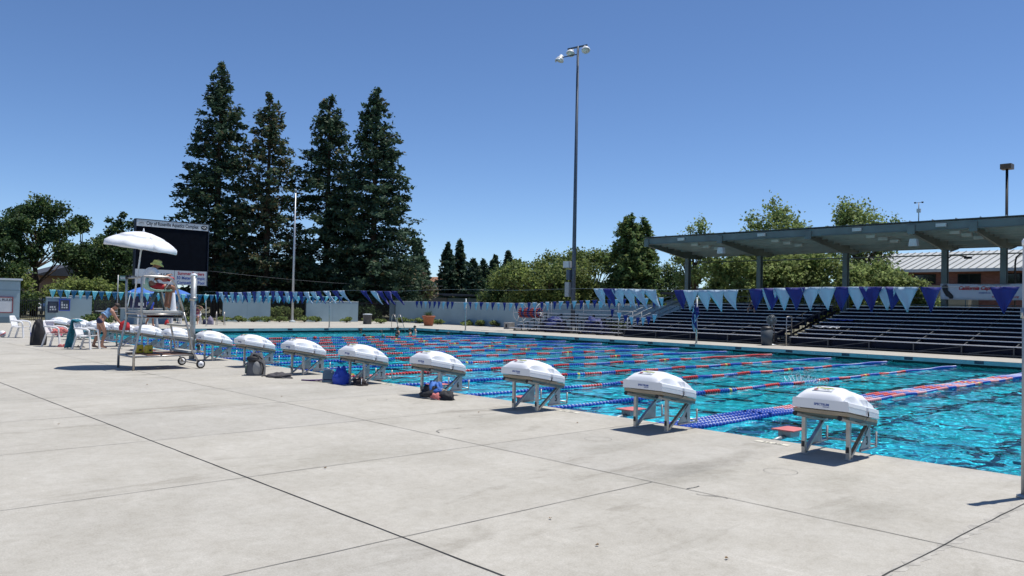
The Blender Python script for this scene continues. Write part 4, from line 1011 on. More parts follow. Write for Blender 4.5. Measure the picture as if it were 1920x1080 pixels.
g = MB(); g.prism([(-1,5.2),(11,5.2),(5,9.0)], 0, -1, 15); g.build('roof', mat('orange_roof_tile', (.30,.15,.08), .8, 0, .2, 2), t)
g = MB(); g.prism([(12,5.2),(23,5.2),(17.5,7.6)], 1, -1.5, 5); g.build('gable', bpy.data.materials['cream_stucco'], t)
# hut with orange walls far left beyond trees
t = thing('tan_house', (-120, 16, 0), 'brown walled house half hidden behind the leafy trees at the left', 'house')
g = MB(); g.box(0, 0, 0, 10, 9, 4.2); g.build('wall', mat('brown_stucco', (.24,.15,.10), .85, 0, .1, 1), t)
g = MB(); g.prism([(-1,4.2),(10,4.2),(4.5,6)], 0, -1, 11); g.build('roof', bpy.data.materials['charcoal_roof'], t)
# shoebox light pole at right, and curved lamps under the canopy
t = thing('parking_light', (-15.2, 62-2, 0), 'dark square headed parking light rising above the canopy at the right border', 'light pole')
g = MB(); g.tube([(0,0,0),(0,0,12.9)], [.12,.10], 10); g.build('pole', M['dark_iron'], t)
g = MB(); g.box(-.38,-.38,12.9,.38,.38,13.3); g.build('lamp_head', mat('bronze_lamp_head', (.14,.10,.07), .5, .3, .1, 4), t)
for i, x in enumerate((-11.9, -8.6)):
    t = thing('curved_lamp', (x, 37.6, 0), 'dark curved gooseneck lamp behind the grandstand, %s the banner' % ('above' if i == 0 else 'right above the end of'), 'lamp', 0, 'gooseneck lamps behind the grandstand')
    g = MB(); g.tube([(0,0,0),(0,0,4.4),(.05,0,4.7),(.25,0,4.88),(.6,0,4.9),(1.0,0,4.78)], .045, 8); g.build('pole', M['dark_iron'], t)
    g = MB(); g.box(.9,-.1,4.68,1.25,.1,4.8); g.build('lamp_head', M['dark_iron'], t)
# overhead cable
g = MB(); g.tube([(-60, 16.6+1.5*i, 3.95-.35*math.sin(PI*i/16)-.03*i) for i in range(17)], .009, 5)
tag(g.build('overhead_cable', M['cord']), 'thin pale cable sagging from the scoreboard past the flagpole', 'cable')
# ================================================================== trees and planting
def hz_u(u): A = Fv+Rv*((u-960)/F_PX)-Uv*((0-540)/F_PX); B = Fv+Rv*((u-960)/F_PX)-Uv*((1080-540)/F_PX); return 1080*A.z/(A.z-B.z)
def ground_at(u, depth):
    d = Fv+Rv*((u-960)/F_PX)-Uv*((hz_u(u)-540)/F_PX); p = CAM+d*depth; return p.x, p.y
def height_at(u, v, depth): return CAM.z+(hz_u(u)-v)/F_PX*depth
def foliage(name, C, S, mats, mi, parent, rr, flat=.0, elong=1.6):
    """C centres (n,3), S sizes (n,), one bent leaf cluster each: a pair of small faces"""
    n = len(C); a = rr.normal(size=(n,3)); a[:,2] *= (1-flat); a /= np.linalg.norm(a,axis=1)[:,None]
    b = rr.normal(size=(n,3)); b[:,2] *= (1-flat); b -= a*(a*b).sum(1)[:,None]; b /= np.linalg.norm(b,axis=1)[:,None]
    S = S[:,None]; nrm = np.cross(a, b)
    a = a*S*elong*.5; b = b*S*.5; k = nrm*S*.18
    v = np.stack([C-a, C-b*.9+k, C+a, C+b*.9+k], 1).reshape(-1,3)
    q = np.arange(n*4).reshape(-1,4); q2 = np.concatenate([q[:,[0,1,3]], q[:,[1,2,3]]]); mi2 = np.concatenate([mi, mi])
    me = np_mesh(name, v, q2, mats, mi2, False); o = bpy.data.objects.new(name, me); COL.objects.link(o); o.parent = parent; return o
def leafmat(name, col, tr=.25):
    m = bpy.data.materials.new(name); m.use_nodes = True; nt = m.node_tree; nt.nodes.clear(); L = nt.links.new
    out = nd(nt, 'ShaderNodeOutputMaterial'); df = nd(nt, 'ShaderNodeBsdfPrincipled'); tl = nd(nt, 'ShaderNodeBsdfTranslucent'); mx = nd(nt, 'ShaderNodeMixShader')
    tc = nd(nt, 'ShaderNodeTexCoord'); n = nd(nt, 'ShaderNodeTexNoise'); n.inputs['Scale'].default_value = 1.3; n.inputs['Detail'].default_value = 4; L(tc.outputs['Object'], n.inputs['Vector'])
    r = nd(nt, 'ShaderNodeValToRGB'); c = Vector(col); r.color_ramp.elements[0].color = (*(c*.65), 1); r.color_ramp.elements[1].color = (*(c*1.4), 1); r.color_ramp.elements[0].position = .35; r.color_ramp.elements[1].position = .65
    L(n.outputs['Fac'], r.inputs['Fac']); L(r.outputs['Color'], df.inputs['Base Color']); L(r.outputs['Color'], tl.inputs['Color']); df.inputs['Roughness'].default_value = .65; df.inputs['Specular IOR Level'].default_value = .25
    mx.inputs[0].default_value = tr; L(df.outputs[0], mx.inputs[1]); L(tl.outputs[0], mx.inputs[2]); L(mx.outputs[0], out.inputs['Surface']); return m
M['bark'] = mat('brown_bark', (.07,.045,.03), .9, 0, .3, 6, .5, 20)
M['bark_grey'] = mat('grey_bark', (.10,.085,.07), .9, 0, .3, 6, .5, 20)
LM = {k: leafmat(k, c, t) for k, c, t in (('redwood_dark',(.045,.085,.052),.25),('redwood_mid',(.080,.125,.068),.28),('redwood_olive',(.14,.12,.062),.25),
  ('maple_dark',(.034,.068,.028),.28),('maple_mid',(.065,.115,.038),.35),('spring_green',(.26,.32,.09),.5),('olive_green',(.18,.22,.075),.45),('poplar_green',(.15,.23,.08),.45),
  ('shrub_light',(.22,.28,.09),.3),('shrub_dark',(.05,.09,.03),.2),('dry_twig',(.16,.13,.09),.2),('willow_green',(.28,.35,.13),.5),('spiky_green',(.07,.12,.05),.2))}
def conifer(u, vtop, depth, R_, lab, mats, weights, base=1.2, levels=70, spray=22, size=.34, power=.8, lean=0., group=None, name='redwood_tree', seed=1, bare=0., xy=None):
    x, y = xy if xy else ground_at(u, depth); H = height_at(u, vtop, depth); rr = np.random.default_rng(seed); r_ = random.Random(seed)
    t = thing(name, (x, y, 0), lab, 'tree', 0, group)
    g = MB(); npt = 8; g.tube([(lean*H*(i/npt)**2+.05*math.sin(i*1.7), .05*math.cos(i*2.1), H*.985*i/npt) for i in range(npt+1)], [max(.02, .018*H*(1-i/npt)**.8+.02) for i in range(npt+1)], 8)
    br = MB(); C = []; S = []; MI = []
    for k in range(levels):
        z = base+(H-base)*(1-(1-(k+.5)/levels)**1.0)
        tt = (z-base)/(H-base); env = R_*(max(0,1-tt))**power*(.62+.38*min(1, tt*5+.5))
        for j in range(r_.choice((3,4,5) if tt < .9 else (2,3))):
            az = r_.uniform(0, 2*PI); ln = env*r_.uniform(.66,1.08)*(1.10 if r_.random() < .08 else 1)+.12
            up = .30*tt-.10; dr = r_.uniform(.10,.24)
            pts = [Vector((math.cos(az)*ln*s, math.sin(az)*ln*s, z+up*ln*s-dr*ln*s*s+.10*ln*s**4)) for s in (0,.35,.7,1)]
            br.tube(pts, [.045*(1-tt)+.012,.03*(1-tt)+.01,.015,.006], 4, caps=False)
            ns = max(4, int(3.3*spray*ln/R_)+7)
            for q in range(ns):
                s = (r_.random()**.6)*(1-bare)+bare; s = min(1, s)
                i0 = min(2, int(s*3)) ; f = s*3-i0 if s < 1 else 1; p = pts[i0].lerp(pts[i0+1], min(1, f))
                sp = .10+.17*ln*(1-s*.55)
                C.append((p.x+rr.normal()*sp*.55, p.y+rr.normal()*sp*.55, p.z+rr.normal()*.16-.05)); S.append(size*.58*r_.uniform(.6,1.5))
                MI.append(0 if r_.random() < weights[0] else (1 if r_.random() < weights[1] else 2))
    for q in range(16): C.append((rr.normal()*.10, rr.normal()*.10, H-.06*q)); S.append(size*.6); MI.append(1)
    g.build('trunk', M['bark'], t); br.build('branches', M['bark'], t, fix=False)
    foliage('crown', np.array(C), np.array(S), [LM[m] for m in mats], np.array(MI), t, rr, .45, 1.9)
    return t
RG = 'four tall redwoods behind the pool wall'
RM = ('redwood_dark','redwood_mid','redwood_olive')
conifer(403, 115, 80, 5.7, 'tallest redwood, the leftmost of four, directly behind the scoreboard', RM, (.6,.8), 2.0, 92, 30, .40, .70, 0, RG, seed=11)
conifer(497, 173, 79, 5.0, 'second redwood from the left, thinner and browner, its trunk showing through', RM, (.35,.5), 2.2, 80, 24, .37, .62, 0, RG, seed=12, bare=.12)
conifer(610, 179, 81, 5.5, 'third redwood from the left, blunt topped, just right of the flagpole', RM, (.65,.85), 1.5, 84, 30, .38, .60, 0, RG, seed=13)
conifer(697, 165, 79, 5.9, 'rightmost of the four redwoods, dense and dark with a pointed top', RM, (.72,.9), 1.5, 88, 34, .40, .68, 0, RG, seed=14)
for i, (u, v, d, r_, lab) in enumerate(((783,450,120,3.2,'slim distant conifer just right of the four redwoods'),(838,455,135,3.0,'left of two tall slim distant conifers beside the gabled house'),(860,449,138,3.4,'right and taller of two slim distant conifers beside the gabled house'),
     (886,486,130,3.2,'short dark distant conifer right of the pair of tall slim ones'),(905,488,134,3.0,'second short dark distant conifer right of the tall pair'),(926,478,140,2.8,'narrow distant conifer with its tip above the leafy tree band, left one'),
     (951,470,142,2.8,'narrow distant conifer with its tip above the leafy tree band, right one'))):
    conifer(u, v, d, r_, lab, RM, (.7,.85), .8, 46, 20, .55, .8, 0, 'distant conifers beyond the sheds', 'conifer_tree', seed=30+i)
def broadleaf(u, vtop, depth, rad, lab, mats, weights, nblob=26, nleaf=260, size=.30, zlow=.35, squash=1.0, trunks=1, name='leafy_tree', group=None, seed=1, blob=.30, open_=.0, bark='bark', tall=None, zst=.75):
    x, y = ground_at(u, depth); H = height_at(u, vtop, depth) if tall is None else tall; rr = np.random.default_rng(seed); r_ = random.Random(seed)
    t = thing(name, (x, y, 0), lab, 'tree', 0, group); z0 = H*zlow; zc = (z0+H)/2; hz_ = (H-z0)/2
    g = MB(); C = []; S = []; MI = []
    top = Vector((0,0,z0+hz_*.8)); pts = [Vector((.12*math.sin(i*1.3+seed), .12*math.cos(i*1.9+seed), (z0+hz_*.9)*i/5)) for i in range(6)]
    g.tube(pts, [.028*H*(1-.14*i)+.02 for i in range(6)], 9); tr = g.build('trunk', M[bark], t)
    br = MB()
    for k in range(nblob):
        # blob centres spread over an uneven ellipsoid
        d = Vector(rr.normal(size=3)); d.normalize(); f = (.45+.55*r_.random()**.5); w_ = 1+.25*noise.noise(d*1.7+Vector((seed,0,0)))
        c = Vector((d.x*rad*f*w_*(1-blob*.5), d.y*rad*f*w_*(1-blob*.5), zc+d.z*hz_*f*w_*squash*(1-blob*.3)))
        if squash < 0: c.z = zc
        tz = (c.z-z0)/(H-z0)
        br_r = rad*blob*r_.uniform(.7,1.25)
        s0 = pts[min(5, 2+int(tz*3))] if tz > 0 else pts[2]
        m_ = (s0+c)/2+Vector((0,0,-.06*rad)); br.tube([s0, m_, c], [.009*H,.005*H,.012], 5, caps=False)
        n = int(nleaf*(br_r/(rad*blob))**2); P_ = rr.normal(size=(n,3)); P_ /= np.linalg.norm(P_,axis=1)[:,None]; P_ *= (rr.random((n,1))**.45)*br_r*np.array([1,1,zst]); P_ *= (1+.25*rr.normal(size=(n,1)))
        C.append(P_+np.array(c)); S.append(size*rr.uniform(.6,1.4,n)); q = rr.random(n); wb = weights[0]+r_.uniform(-.2,.2)
        MI.append(np.where(q < wb, 0, np.where(q < wb+weights[1], 1, 2)))
    br.build('branches', M[bark], t, fix=False)
    foliage('crown', np.concatenate(C), np.concatenate(S), [LM[m] for m in mats], np.concatenate(MI), t, rr, .15, 1.35)
    return t
MP = ('maple_dark','maple_mid','olive_green')
LG = 'dark leafy trees at the left of the photo'
broadleaf(66, 372, 66, 3.5, 'big dark leafy tree with forked trunk above the display cases', MP, (.5,.42), 40, 330, .19, .40, group=LG, seed=41, blob=.25)
broadleaf(150, 404, 72, 2.7, 'dark leafy tree with a pointed top right of the big forked one', MP, (.55,.38), 26, 300, .20, .36, group=LG, seed=42, blob=.27)
broadleaf(205, 446, 70, 3.0, 'lower dark leafy tree half hidden behind the white umbrella', MP, (.5,.42), 28, 280, .19, .30, group=LG, seed=43, blob=.3)
broadleaf(-8, 408, 62, 3.0, 'dark leafy tree cut off by the left border of the photo', MP, (.5,.42), 22, 280, .2, .3, group=LG, seed=44, blob=.3)
broadleaf(225, 396, 88, 2.0, 'slender dark tree whose wispy top rises above the umbrella', MP, (.8,.15), 16, 110, .26, .55, group=LG, seed=45, blob=.34)
broadleaf(322, 408, 92, 3.6, 'dark leafy tree peeking above the scoreboard', MP, (.8,.15), 26, 240, .28, .3, group=LG, seed=46, blob=.3)
broadleaf(258, 470, 74, 2.8, 'dark leafy tree left of the scoreboard, its crown behind the guard', MP, (.5,.4), 26, 240, .25, .15, group=LG, seed=47, blob=.3)
OG = ('olive_green','spring_green','maple_mid')
YB_ = 'yellow green bushes behind the left fences'
broadleaf(150, 508, 60, 1.7, 'rounded yellow green bush behind the light stucco panel, left one', OG, (.4,.5), 16, 260, .17, .1, group=YB_, seed=51, name='tall_bush', blob=.4)
broadleaf(190, 513, 60, 1.6, 'rounded yellow green bush left of the green sign', OG, (.35,.55), 16, 260, .17, .1, group=YB_, seed=52, name='tall_bush', blob=.4)
broadleaf(32, 503, 62, 2.0, 'yellow green bush rising behind the pale block building', OG, (.4,.5), 16, 260, .18, .1, group=YB_, seed=53, name='tall_bush', blob=.4)
broadleaf(112, 530, 64, 1.7, 'yellow green bush under the forked leafy tree', OG, (.4,.5), 14, 220, .17, .1, group=YB_, seed=54, name='tall_bush', blob=.4)
# right of the redwoods
broadleaf(772, 500, 88, 2.6, 'brownish twiggy half bare tree right of the redwoods', ('dry_twig','olive_green','redwood_mid'), (.7,.15), 24, 80, .22, .1, seed=60, blob=.34, bark='bark_grey')
BG = 'green trees beyond the long stucco wall'
broadleaf(1010, 482, 74, 4.4, 'wide round topped green tree behind the rope reel', ('olive_green','maple_mid','spring_green'), (.5,.28), 56, 340, .19, .26, group=BG, seed=61, blob=.24)
broadleaf(955, 505, 80, 3.2, 'low green tree left of the wide round topped one', ('maple_mid','olive_green','maple_dark'), (.4,.3), 30, 280, .19, .12, group=BG, seed=62, blob=.3)
broadleaf(1062, 475, 78, 3.6, 'green tree directly behind the floodlight pole', ('olive_green','maple_mid','spring_green'), (.5,.3), 36, 300, .19, .15, group=BG, seed=63, blob=.28)
broadleaf(1118, 458, 80, 3.6, 'lumpy green tree between the floodlight pole and the pointed tree', ('olive_green','maple_mid','spring_green'), (.5,.3), 36, 300, .19, .15, group=BG, seed=64, blob=.28)
broadleaf(1252, 490, 90, 3.4, 'dark green tree left of the first canopy column', ('maple_mid','maple_dark','olive_green'), (.5,.3), 30, 280, .19, .1, group=BG, seed=65, blob=.3)
conifer(1178, 404, 72, 2.9, 'tall pointed green tree left of the canopy end', ('poplar_green','olive_green','maple_mid'), (.5,.6), 1.2, 62, 34, .30, .58, 0, None, 'pointed_tree', seed=66)
conifer(1204, 412, 73, 2.3, 'second pointed green tree, touching the canopy end', ('poplar_green','olive_green','maple_mid'), (.5,.6), 1.2, 50, 30, .30, .6, 0, None, 'pointed_tree', seed=67)
CG = 'pale green trees behind the canopy'
WI = ('willow_green','olive_green','poplar_green')
broadleaf(1300, 412, 64, 1.9, 'thin airy tree behind the first canopy column', WI, (.55,.25), 34, 120, .16, .3, group=CG, seed=71, blob=.26, zst=1.5)
broadleaf(1450, 392, 58, 3.4, 'bushy pale green tree rising above the canopy between its second and third columns', WI, (.55,.25), 60, 230, .17, .18, group=CG, seed=72, blob=.22, zst=1.5)
broadleaf(1608, 368, 60, 2.9, 'airy pale green tree with a split top, highest above the canopy', WI, (.6,.2), 50, 170, .16, .28, group=CG, seed=73, blob=.22, zst=1.7)
broadleaf(1395, 470, 54, 2.8, 'pale green tree seen under the canopy beside its second column', WI, (.45,.4), 34, 300, .19, .12, group=CG, seed=74, blob=.3)
broadleaf(1520, 468, 52, 3.0, 'pale green tree seen under the canopy left of its third column', WI, (.45,.4), 36, 300, .19, .12, group=CG, seed=75, blob=.3)
broadleaf(1640, 482, 50, 2.6, 'spreading pale green tree seen under the canopy left of the brick building', WI, (.5,.35), 36, 300, .18, .12, group=CG, seed=76, blob=.3)
broadleaf(1705, 512, 49, 1.7, 'low spreading pale green tree in front of the brick building', WI, (.5,.35), 22, 240, .17, .1, group=CG, seed=77, blob=.32)
# distant wooded skyline: one mass
rr = np.random.default_rng(99); C = []; S = []
for i in range(420):
    u = rr.uniform(-250, 2150); d = rr.uniform(150, 230); x, y = ground_at(u, d); h = rr.uniform(3.5, 6.5)*(1+.3*math.sin(u*.013)); r0 = rr.uniform(3, 6); n = 90
    P_ = rr.normal(size=(n,3)); P_ /= np.linalg.norm(P_,axis=1)[:,None]; P_ *= rr.random((n,1))**.4; P_[:,0] *= r0; P_[:,1] *= r0; P_[:,2] = P_[:,2]*h*.5+h*.5
    C.append(P_+np.array([x, y, 0])); S.append(rr.uniform(.8,1.8,n))
C = np.concatenate(C); S = np.concatenate(S)
tag(foliage('distant_woods', C, S, [LM['maple_dark'], LM['redwood_mid'], LM['maple_mid']], rr.integers(0,3,len(C)), None, rr, .1, 1.3), 'dark wooded skyline beyond the sheds and houses', 'woods', kind='stuff')
# shrubs behind the iron fences, dark, so the fences stand against green
def shrub(x, y, r0, h, mats, n, lab, size=.10, seed=1, name='shrub', group=None, w=(.5,.3)):
    rr = np.random.default_rng(seed); t = thing(name, (x, y, 0), lab, 'shrub', 0, group)
    g = MB(); r_ = random.Random(seed)
    for k in range(7): a = k*.9; g.tube([(0,0,0),(r0*.35*math.cos(a), r0*.35*math.sin(a), h*.4),(r0*.6*math.cos(a), r0*.6*math.sin(a), h*.75)], [.02,.012,.005], 5)
    g.build('stems', M['bark'], t)
    C = []
    for k in range(9):
        c = np.array([rr.normal()*r0*.42, rr.normal()*r0*.42, h*rr.uniform(.3,.8)]); P_ = rr.normal(size=(n//9,3)); P_ /= np.linalg.norm(P_,axis=1)[:,None]; P_ *= rr.random((n//9,1))**.5*np.array([r0*.45,r0*.45,h*.3]); C.append(P_+c)
    C = np.concatenate(C); C[:,2] = np.maximum(C[:,2], .02); q = rr.random(len(C))
    foliage('leaves', C, size*rr.uniform(.6,1.4,len(C)), [LM[m] for m in mats], np.where(q < w[0], 0, np.where(q < w[0]+w[1], 1, 2)), t, rr, .2, 1.5); return t
SG = 'low light green shrubs at the foot of the stucco walls'
SL = ('shrub_light','shrub_dark','olive_green')
places = [(-53.6,13.1,'right of the steel ladder rails, at the iron fence'),(-54.0,15.4,'at the left corner of the wall panel left of the flagpole'),(-54.2,16.7,'under the left half of the wall panel left of the flagpole'),(-54.2,17.9,'under the middle of the wall panel left of the flagpole'),
 (-54.2,19.0,'under the right half of the wall panel left of the flagpole'),(-54.2,20.0,'immediately left of the flagpole base'),(-54.3,22.2,'immediately right of the flagpole base'),(-54.4,23.3,'at the left corner of the wall panel right of the flagpole'),
 (-53.2,25.4,'under the right half of the wall panel right of the flagpole'),(-51.6,26.2,'just left of the grey ribbed trash bin'),(-50.3,26.8,'just right of the grey ribbed trash bin'),(-52.6,30.6,'left of the pool ladder, before the iron gate'),
 (-51.2,30.9,'behind the pool ladder rails'),(-47.6,30.4,'between the pool ladder and the terracotta pot'),(-45.2,31.3,'just right of the terracotta pot'),(-43.4,31.3,'second right of the terracotta pot'),(-41.9,31.4,'third right of the terracotta pot')]
for i, (x, y, lab) in enumerate(places): shrub(x, y, .62, .46, SL, 620, 'low light green shrub '+lab, .085, 200+i, 'low_shrub', SG)
DG = 'taller dark shrubs behind the iron fences'
for i, (x, y, r0, h, lab) in enumerate(((-57.5,13.6,1.3,1.7,'behind the iron fence beside the seated woman'),(-57.5,20.6,1.3,1.25,'yellowish, behind the fence left of the flagpole'),(-57.3,22.3,1.1,1.15,'yellowish, behind the fence right of the flagpole'),
     (-59,28.8,1.5,1.9,'behind the left half of the iron gate'),(-59,31.2,1.4,1.8,'behind the right half of the iron gate'),(-58.5,8.5,1.7,2.1,'behind the left half of the black entrance screen'),(-58.5,11.3,1.7,2.2,'behind the right half of the black entrance screen'),
     (-66,4.8,1.8,2.2,'beyond the iron gate among the parked cars'))):
    shrub(x, y, r0, h, ('shrub_light','olive_green','shrub_dark') if 'yellowish' in lab else ('shrub_dark','maple_mid','maple_dark'), 1500, 'shrub '+lab, .13, 300+i, 'fence_shrub', DG)
shrub(-46.5, 4.6, 1.0, .72, ('shrub_dark','maple_mid','shrub_light'), 1400, 'dark green shrub on the far deck behind the bending woman', .10, 320, 'deck_shrub')
shrub(-29.5, 30.9, 1.4, .85, ('olive_green','shrub_dark','shrub_light'), 1500, 'olive shrub seen through the small bleachers', .10, 321, 'deck_shrub')
# dark windbreak mass right behind the redwoods' feet
rr = np.random.default_rng(5); C = []
for i in range(60):
    u = rr.uniform(395, 775); d = rr.uniform(84, 96); x, y = ground_at(u, d); n = 170; P_ = rr.normal(size=(n,3)); P_ /= np.linalg.norm(P_,axis=1)[:,None]; P_ *= rr.random((n,1))**.4*np.array([2.4,2.4,3.2]); P_[:,2] += 3.2; C.append(P_+np.array([x,y,0]))
C = np.concatenate(C); tag(foliage('undergrowth', C, rr.uniform(.35,.7,len(C)), [LM['redwood_dark'], LM['maple_dark']], rr.integers(0,2,len(C)), None, rr, .1, 1.4), 'dark tangled undergrowth below and behind the redwoods', 'undergrowth', kind='stuff')
# spiky plant in the terracotta pot
t = thing('spiky_plant', (-44.7, 27.3, .72), 'spiky green plant growing in the terracotta pot', 'plant')
g = MB()
for i in range(70):
    a = random.uniform(0, 2*PI); e = random.uniform(.3, 1.4); L_ = random.uniform(.35,.55); d = Vector((math.cos(a)*math.cos(e), math.sin(a)*math.cos(e), math.sin(e))); s = Vector((-math.sin(a), math.cos(a), 0))*.022
    b0 = Vector((random.uniform(-.15,.15), random.uniform(-.15,.15), 0)); g.add([b0-s, b0+s, b0+d*L_*.6+s*.8+Vector((0,0,.02)), b0+d*L_, b0+d*L_*.6-s*.8], [(0,1,2,4),(4,2,3)], 0)
g.build('leaves', LM['spiky_green'], t, fix=False)
# ================================================================== people (one skinned surface per body)
def skin_obj(name, J, E, rad, mt, parent, root, sub=2, solid=False):
    """J joints {name: xyz}, E edges, rad {name: r or (rx, ry)}"""
    names = list(J); ix = {n: i for i, n in enumerate(names)}
    me = bpy.data.meshes.new(name); me.from_pydata([J[n] for n in names], [(ix[a], ix[b]) for a, b in E], [])
    o = bpy.data.objects.new(name, me); COL.objects.link(o)
    md = o.modifiers.new('skin', 'SKIN'); md.use_smooth_shade = True
    if not me.skin_vertices: me.skin_vertices.new() if hasattr(me.skin_vertices, 'new') else None
    sv = me.skin_vertices[0].data
    for n in names:
        r = rad[n]; r = r if isinstance(r, tuple) else (r, r); sv[ix[n]].radius = r; sv[ix[n]].use_root = (n == root)
    ss = o.modifiers.new('sub', 'SUBSURF'); ss.levels = ss.render_levels = sub
    dg = bpy.context.evaluated_depsgraph_get(); dg.update()
    m2 = bpy.data.meshes.new_from_object(o.evaluated_get(dg)); m2.name = name; m2.materials.clear(); m2.materials.append(mt)
    m2.polygons.foreach_set('use_smooth', [True]*len(m2.polygons))
    o.modifiers.clear(); o.data = m2; bpy.data.meshes.remove(me); o.parent = parent
    return o
RAD = dict(pelvis=(.125,.105), belly=(.115,.095), chest=(.135,.105), upper=(.115,.085), neck=.052, skull=.070, crown=.080, face=.062, nose=.014, chin=.035,
           sh=.062, el=.042, wr=.028, hip=.088, kn=.060, an=.040, heel=.036, toe=.026, palm=.030)
def hand(J, E, R, wn, w, d, up, s):
    """palm, four fingers of unequal length and a thumb, slightly curled"""
    w = Vector(w); d = Vector(d).normalized(); up = Vector(up); up = (up-d*up.dot(d)).normalized(); sd = d.cross(up)
    k = wn; pm = k+'_palm'; J[pm] = tuple(w+d*.055); R[pm] = (.030,.020); E.append((wn, pm))
    for i, (off, L_) in enumerate(((-.027,.066),(-.009,.076),(.009,.070),(.027,.054))):
        a = w+d*.085+sd*off; b = a+d*L_*.5-up*.004; c = b+d*L_*.42-up*.022
        for nm, p, r in (('a',a,.0095),('b',b,.0085),('c',c,.0075)): J['%s_f%d%s' % (k, i, nm)] = tuple(p); R['%s_f%d%s' % (k, i, nm)] = r
        E += [(pm, '%s_f%da' % (k, i)), ('%s_f%da' % (k, i), '%s_f%db' % (k, i)), ('%s_f%db' % (k, i), '%s_f%dc' % (k, i))]
    s_ = -1 if s > 0 else 1
    a = w+d*.04+sd*s_*.036-up*.008; b = a+d*.035+sd*s_*.016-up*.012
    J[k+'_ta'] = tuple(a); J[k+'_tb'] = tuple(b); R[k+'_ta'] = .011; R[k+'_tb'] = .009; E += [(pm, k+'_ta'), (k+'_ta', k+'_tb')]
def person(loc, rz, P, label, skin='skin', clothes=(), hair='hair', hair_r=1.10, bulk=1., group=None, hands=True):
    """P: pelvis, belly, chest, neck, head, look (unit), and L/R of sh, el, wr, hip, kn, an, toe"""
    t = thing('person', loc, label, 'person', rz, group); J = {}; R = {}; E = []
    tors = ('pelvis','belly','chest','upper')
    for k in tors: J[k] = P[k]; r = RAD[k]; R[k] = (r[0]*bulk, r[1]*bulk)
    up_ = (Vector(P['head'])-Vector(P['neck'])).normalized(); lk = Vector(P['look']).normalized(); lk = (lk-up_*lk.dot(up_)*.6).normalized(); h = Vector(P['head'])
    J['neck'] = P['neck']; R['neck'] = .052
    J['skull'] = tuple(h-up_*.015); R['skull'] = .078; J['crown'] = tuple(h+up_*.055-lk*.008); R['crown'] = .074
    J['chin'] = tuple(h-up_*.070+lk*.045); R['chin'] = .034; J['nose'] = tuple(h+lk*.092-up_*.012); R['nose'] = .013
    sd = lk.cross(up_); 
    for s, nm in ((-1,'earL'),(1,'earR')): J[nm] = tuple(h+sd*s*.082-up_*.01); R[nm] = .014; E.append(('skull', nm))
    E += [('pelvis','belly'),('belly','chest'),('chest','upper'),('upper','neck'),('neck','skull'),('skull','crown'),('skull','chin'),('skull','nose')]
    for s in 'LR':
        for k in ('sh','el','wr','hip','kn','an','toe'): J[k+s] = P[k+s]; R[k+s] = RAD[k]*(bulk if k in ('hip','kn','sh') else 1)
        a = Vector(P['an'+s]); tv = Vector(P['toe'+s])-a; J['heel'+s] = tuple(a-Vector((tv.x,tv.y,0)).normalized()*.035+Vector((0,0,-.03))); R['heel'+s] = .033
        m_ = Vector(P['kn'+s]).lerp(a, .35); J['calf'+s] = tuple(m_-Vector(P['look'])*.012); R['calf'+s] = .056*bulk
        E += [('upper','sh'+s),('sh'+s,'el'+s),('el'+s,'wr'+s),('pelvis','hip'+s),('hip'+s,'kn'+s),('kn'+s,'calf'+s),('calf'+s,'an'+s),('an'+s,'toe'+s),('an'+s,'heel'+s)]
        if hands: hand(J, E, R, 'wr'+s, P['wr'+s], P.get('hd'+s, Vector(P['wr'+s])-Vector(P['el'+s])), P.get('hu'+s, (0,0,1)), 1 if s == 'R' else -1)
    body = skin_obj('body', J, E, R, M[skin], t, 'pelvis')
    for (nm, js, es, ex, mt) in clothes:
        JJ = {}; RR = {}
        for j in js:
            j, *fr = j if isinstance(j, tuple) else (j,)
            if fr: a, b, f = fr; JJ[j] = tuple(Vector(J[a]).lerp(Vector(J[b]), f)); ra = R[a] if isinstance(R[a], tuple) else (R[a],)*2; rb = R[b] if isinstance(R[b], tuple) else (R[b],)*2; RR[j] = (ra[0]*(1-f)+rb[0]*f+ex, ra[1]*(1-f)+rb[1]*f+ex)
            else: JJ[j] = J[j]; r = R[j] if isinstance(R[j], tuple) else (R[j],)*2; RR[j] = (r[0]+ex, r[1]+ex)
        skin_obj(nm, JJ, es, RR, M[mt] if isinstance(mt, str) else mt, t, list(JJ)[0])
    if hair:
        g = MB(); Q = Matrix.Translation(h+up_*.030-lk*.012) @ up_.to_track_quat('Z', 'Y').to_matrix().to_4x4(); prof = []
        for i in range(8): a = PI*.5*i/7*1.12; prof.append((.098*hair_r*math.sin(PI*.5+.25-a*1.03) if i < 7 else .004, .098*math.sin(a-.25)*1.02))
        g.lathe(prof, n=18, M=Q)
        for v in range(len(g.v)):
            p = Vector(g.v[v]); p += (p-h).normalized()*noise.noise(p*28)*.012; f_ = (p-h).dot(lk)
            if f_ > .045 and (p-h).dot(up_) < .04: p -= lk*.03
            g.v[v] = tuple(p)
        g.build('hair', M[hair], t)
    for s in (-1, 1):
        g = MB(); c = h+lk*.070+sd*s*.030+up_*.012; g.lathe([(.002,-.010),(.009,-.004),(.010,.003),(.003,.010)], c, 8); g.build('eye', M['ink'], t)
    return t
TS = [('upperN','upper','neck',.45),'upper','chest','belly',('waist','belly','pelvis',.6),'shL','shR',('eL','shL','elL',.62),('eR','shR','elR',.62)]
TSE = [('upper','upperN'),('upper','chest'),('chest','belly'),('belly','waist'),('upper','shL'),('upper','shR'),('shL','eL'),('shR','eR')]
SHJ = ['pelvis',('wst','pelvis','belly',.55),'hipL','hipR',('tL','hipL','knL',.55),('tR','hipR','knR',.55)]
SHE = [('pelvis','wst'),('pelvis','hipL'),('pelvis','hipR'),('hipL','tL'),('hipR','tR')]
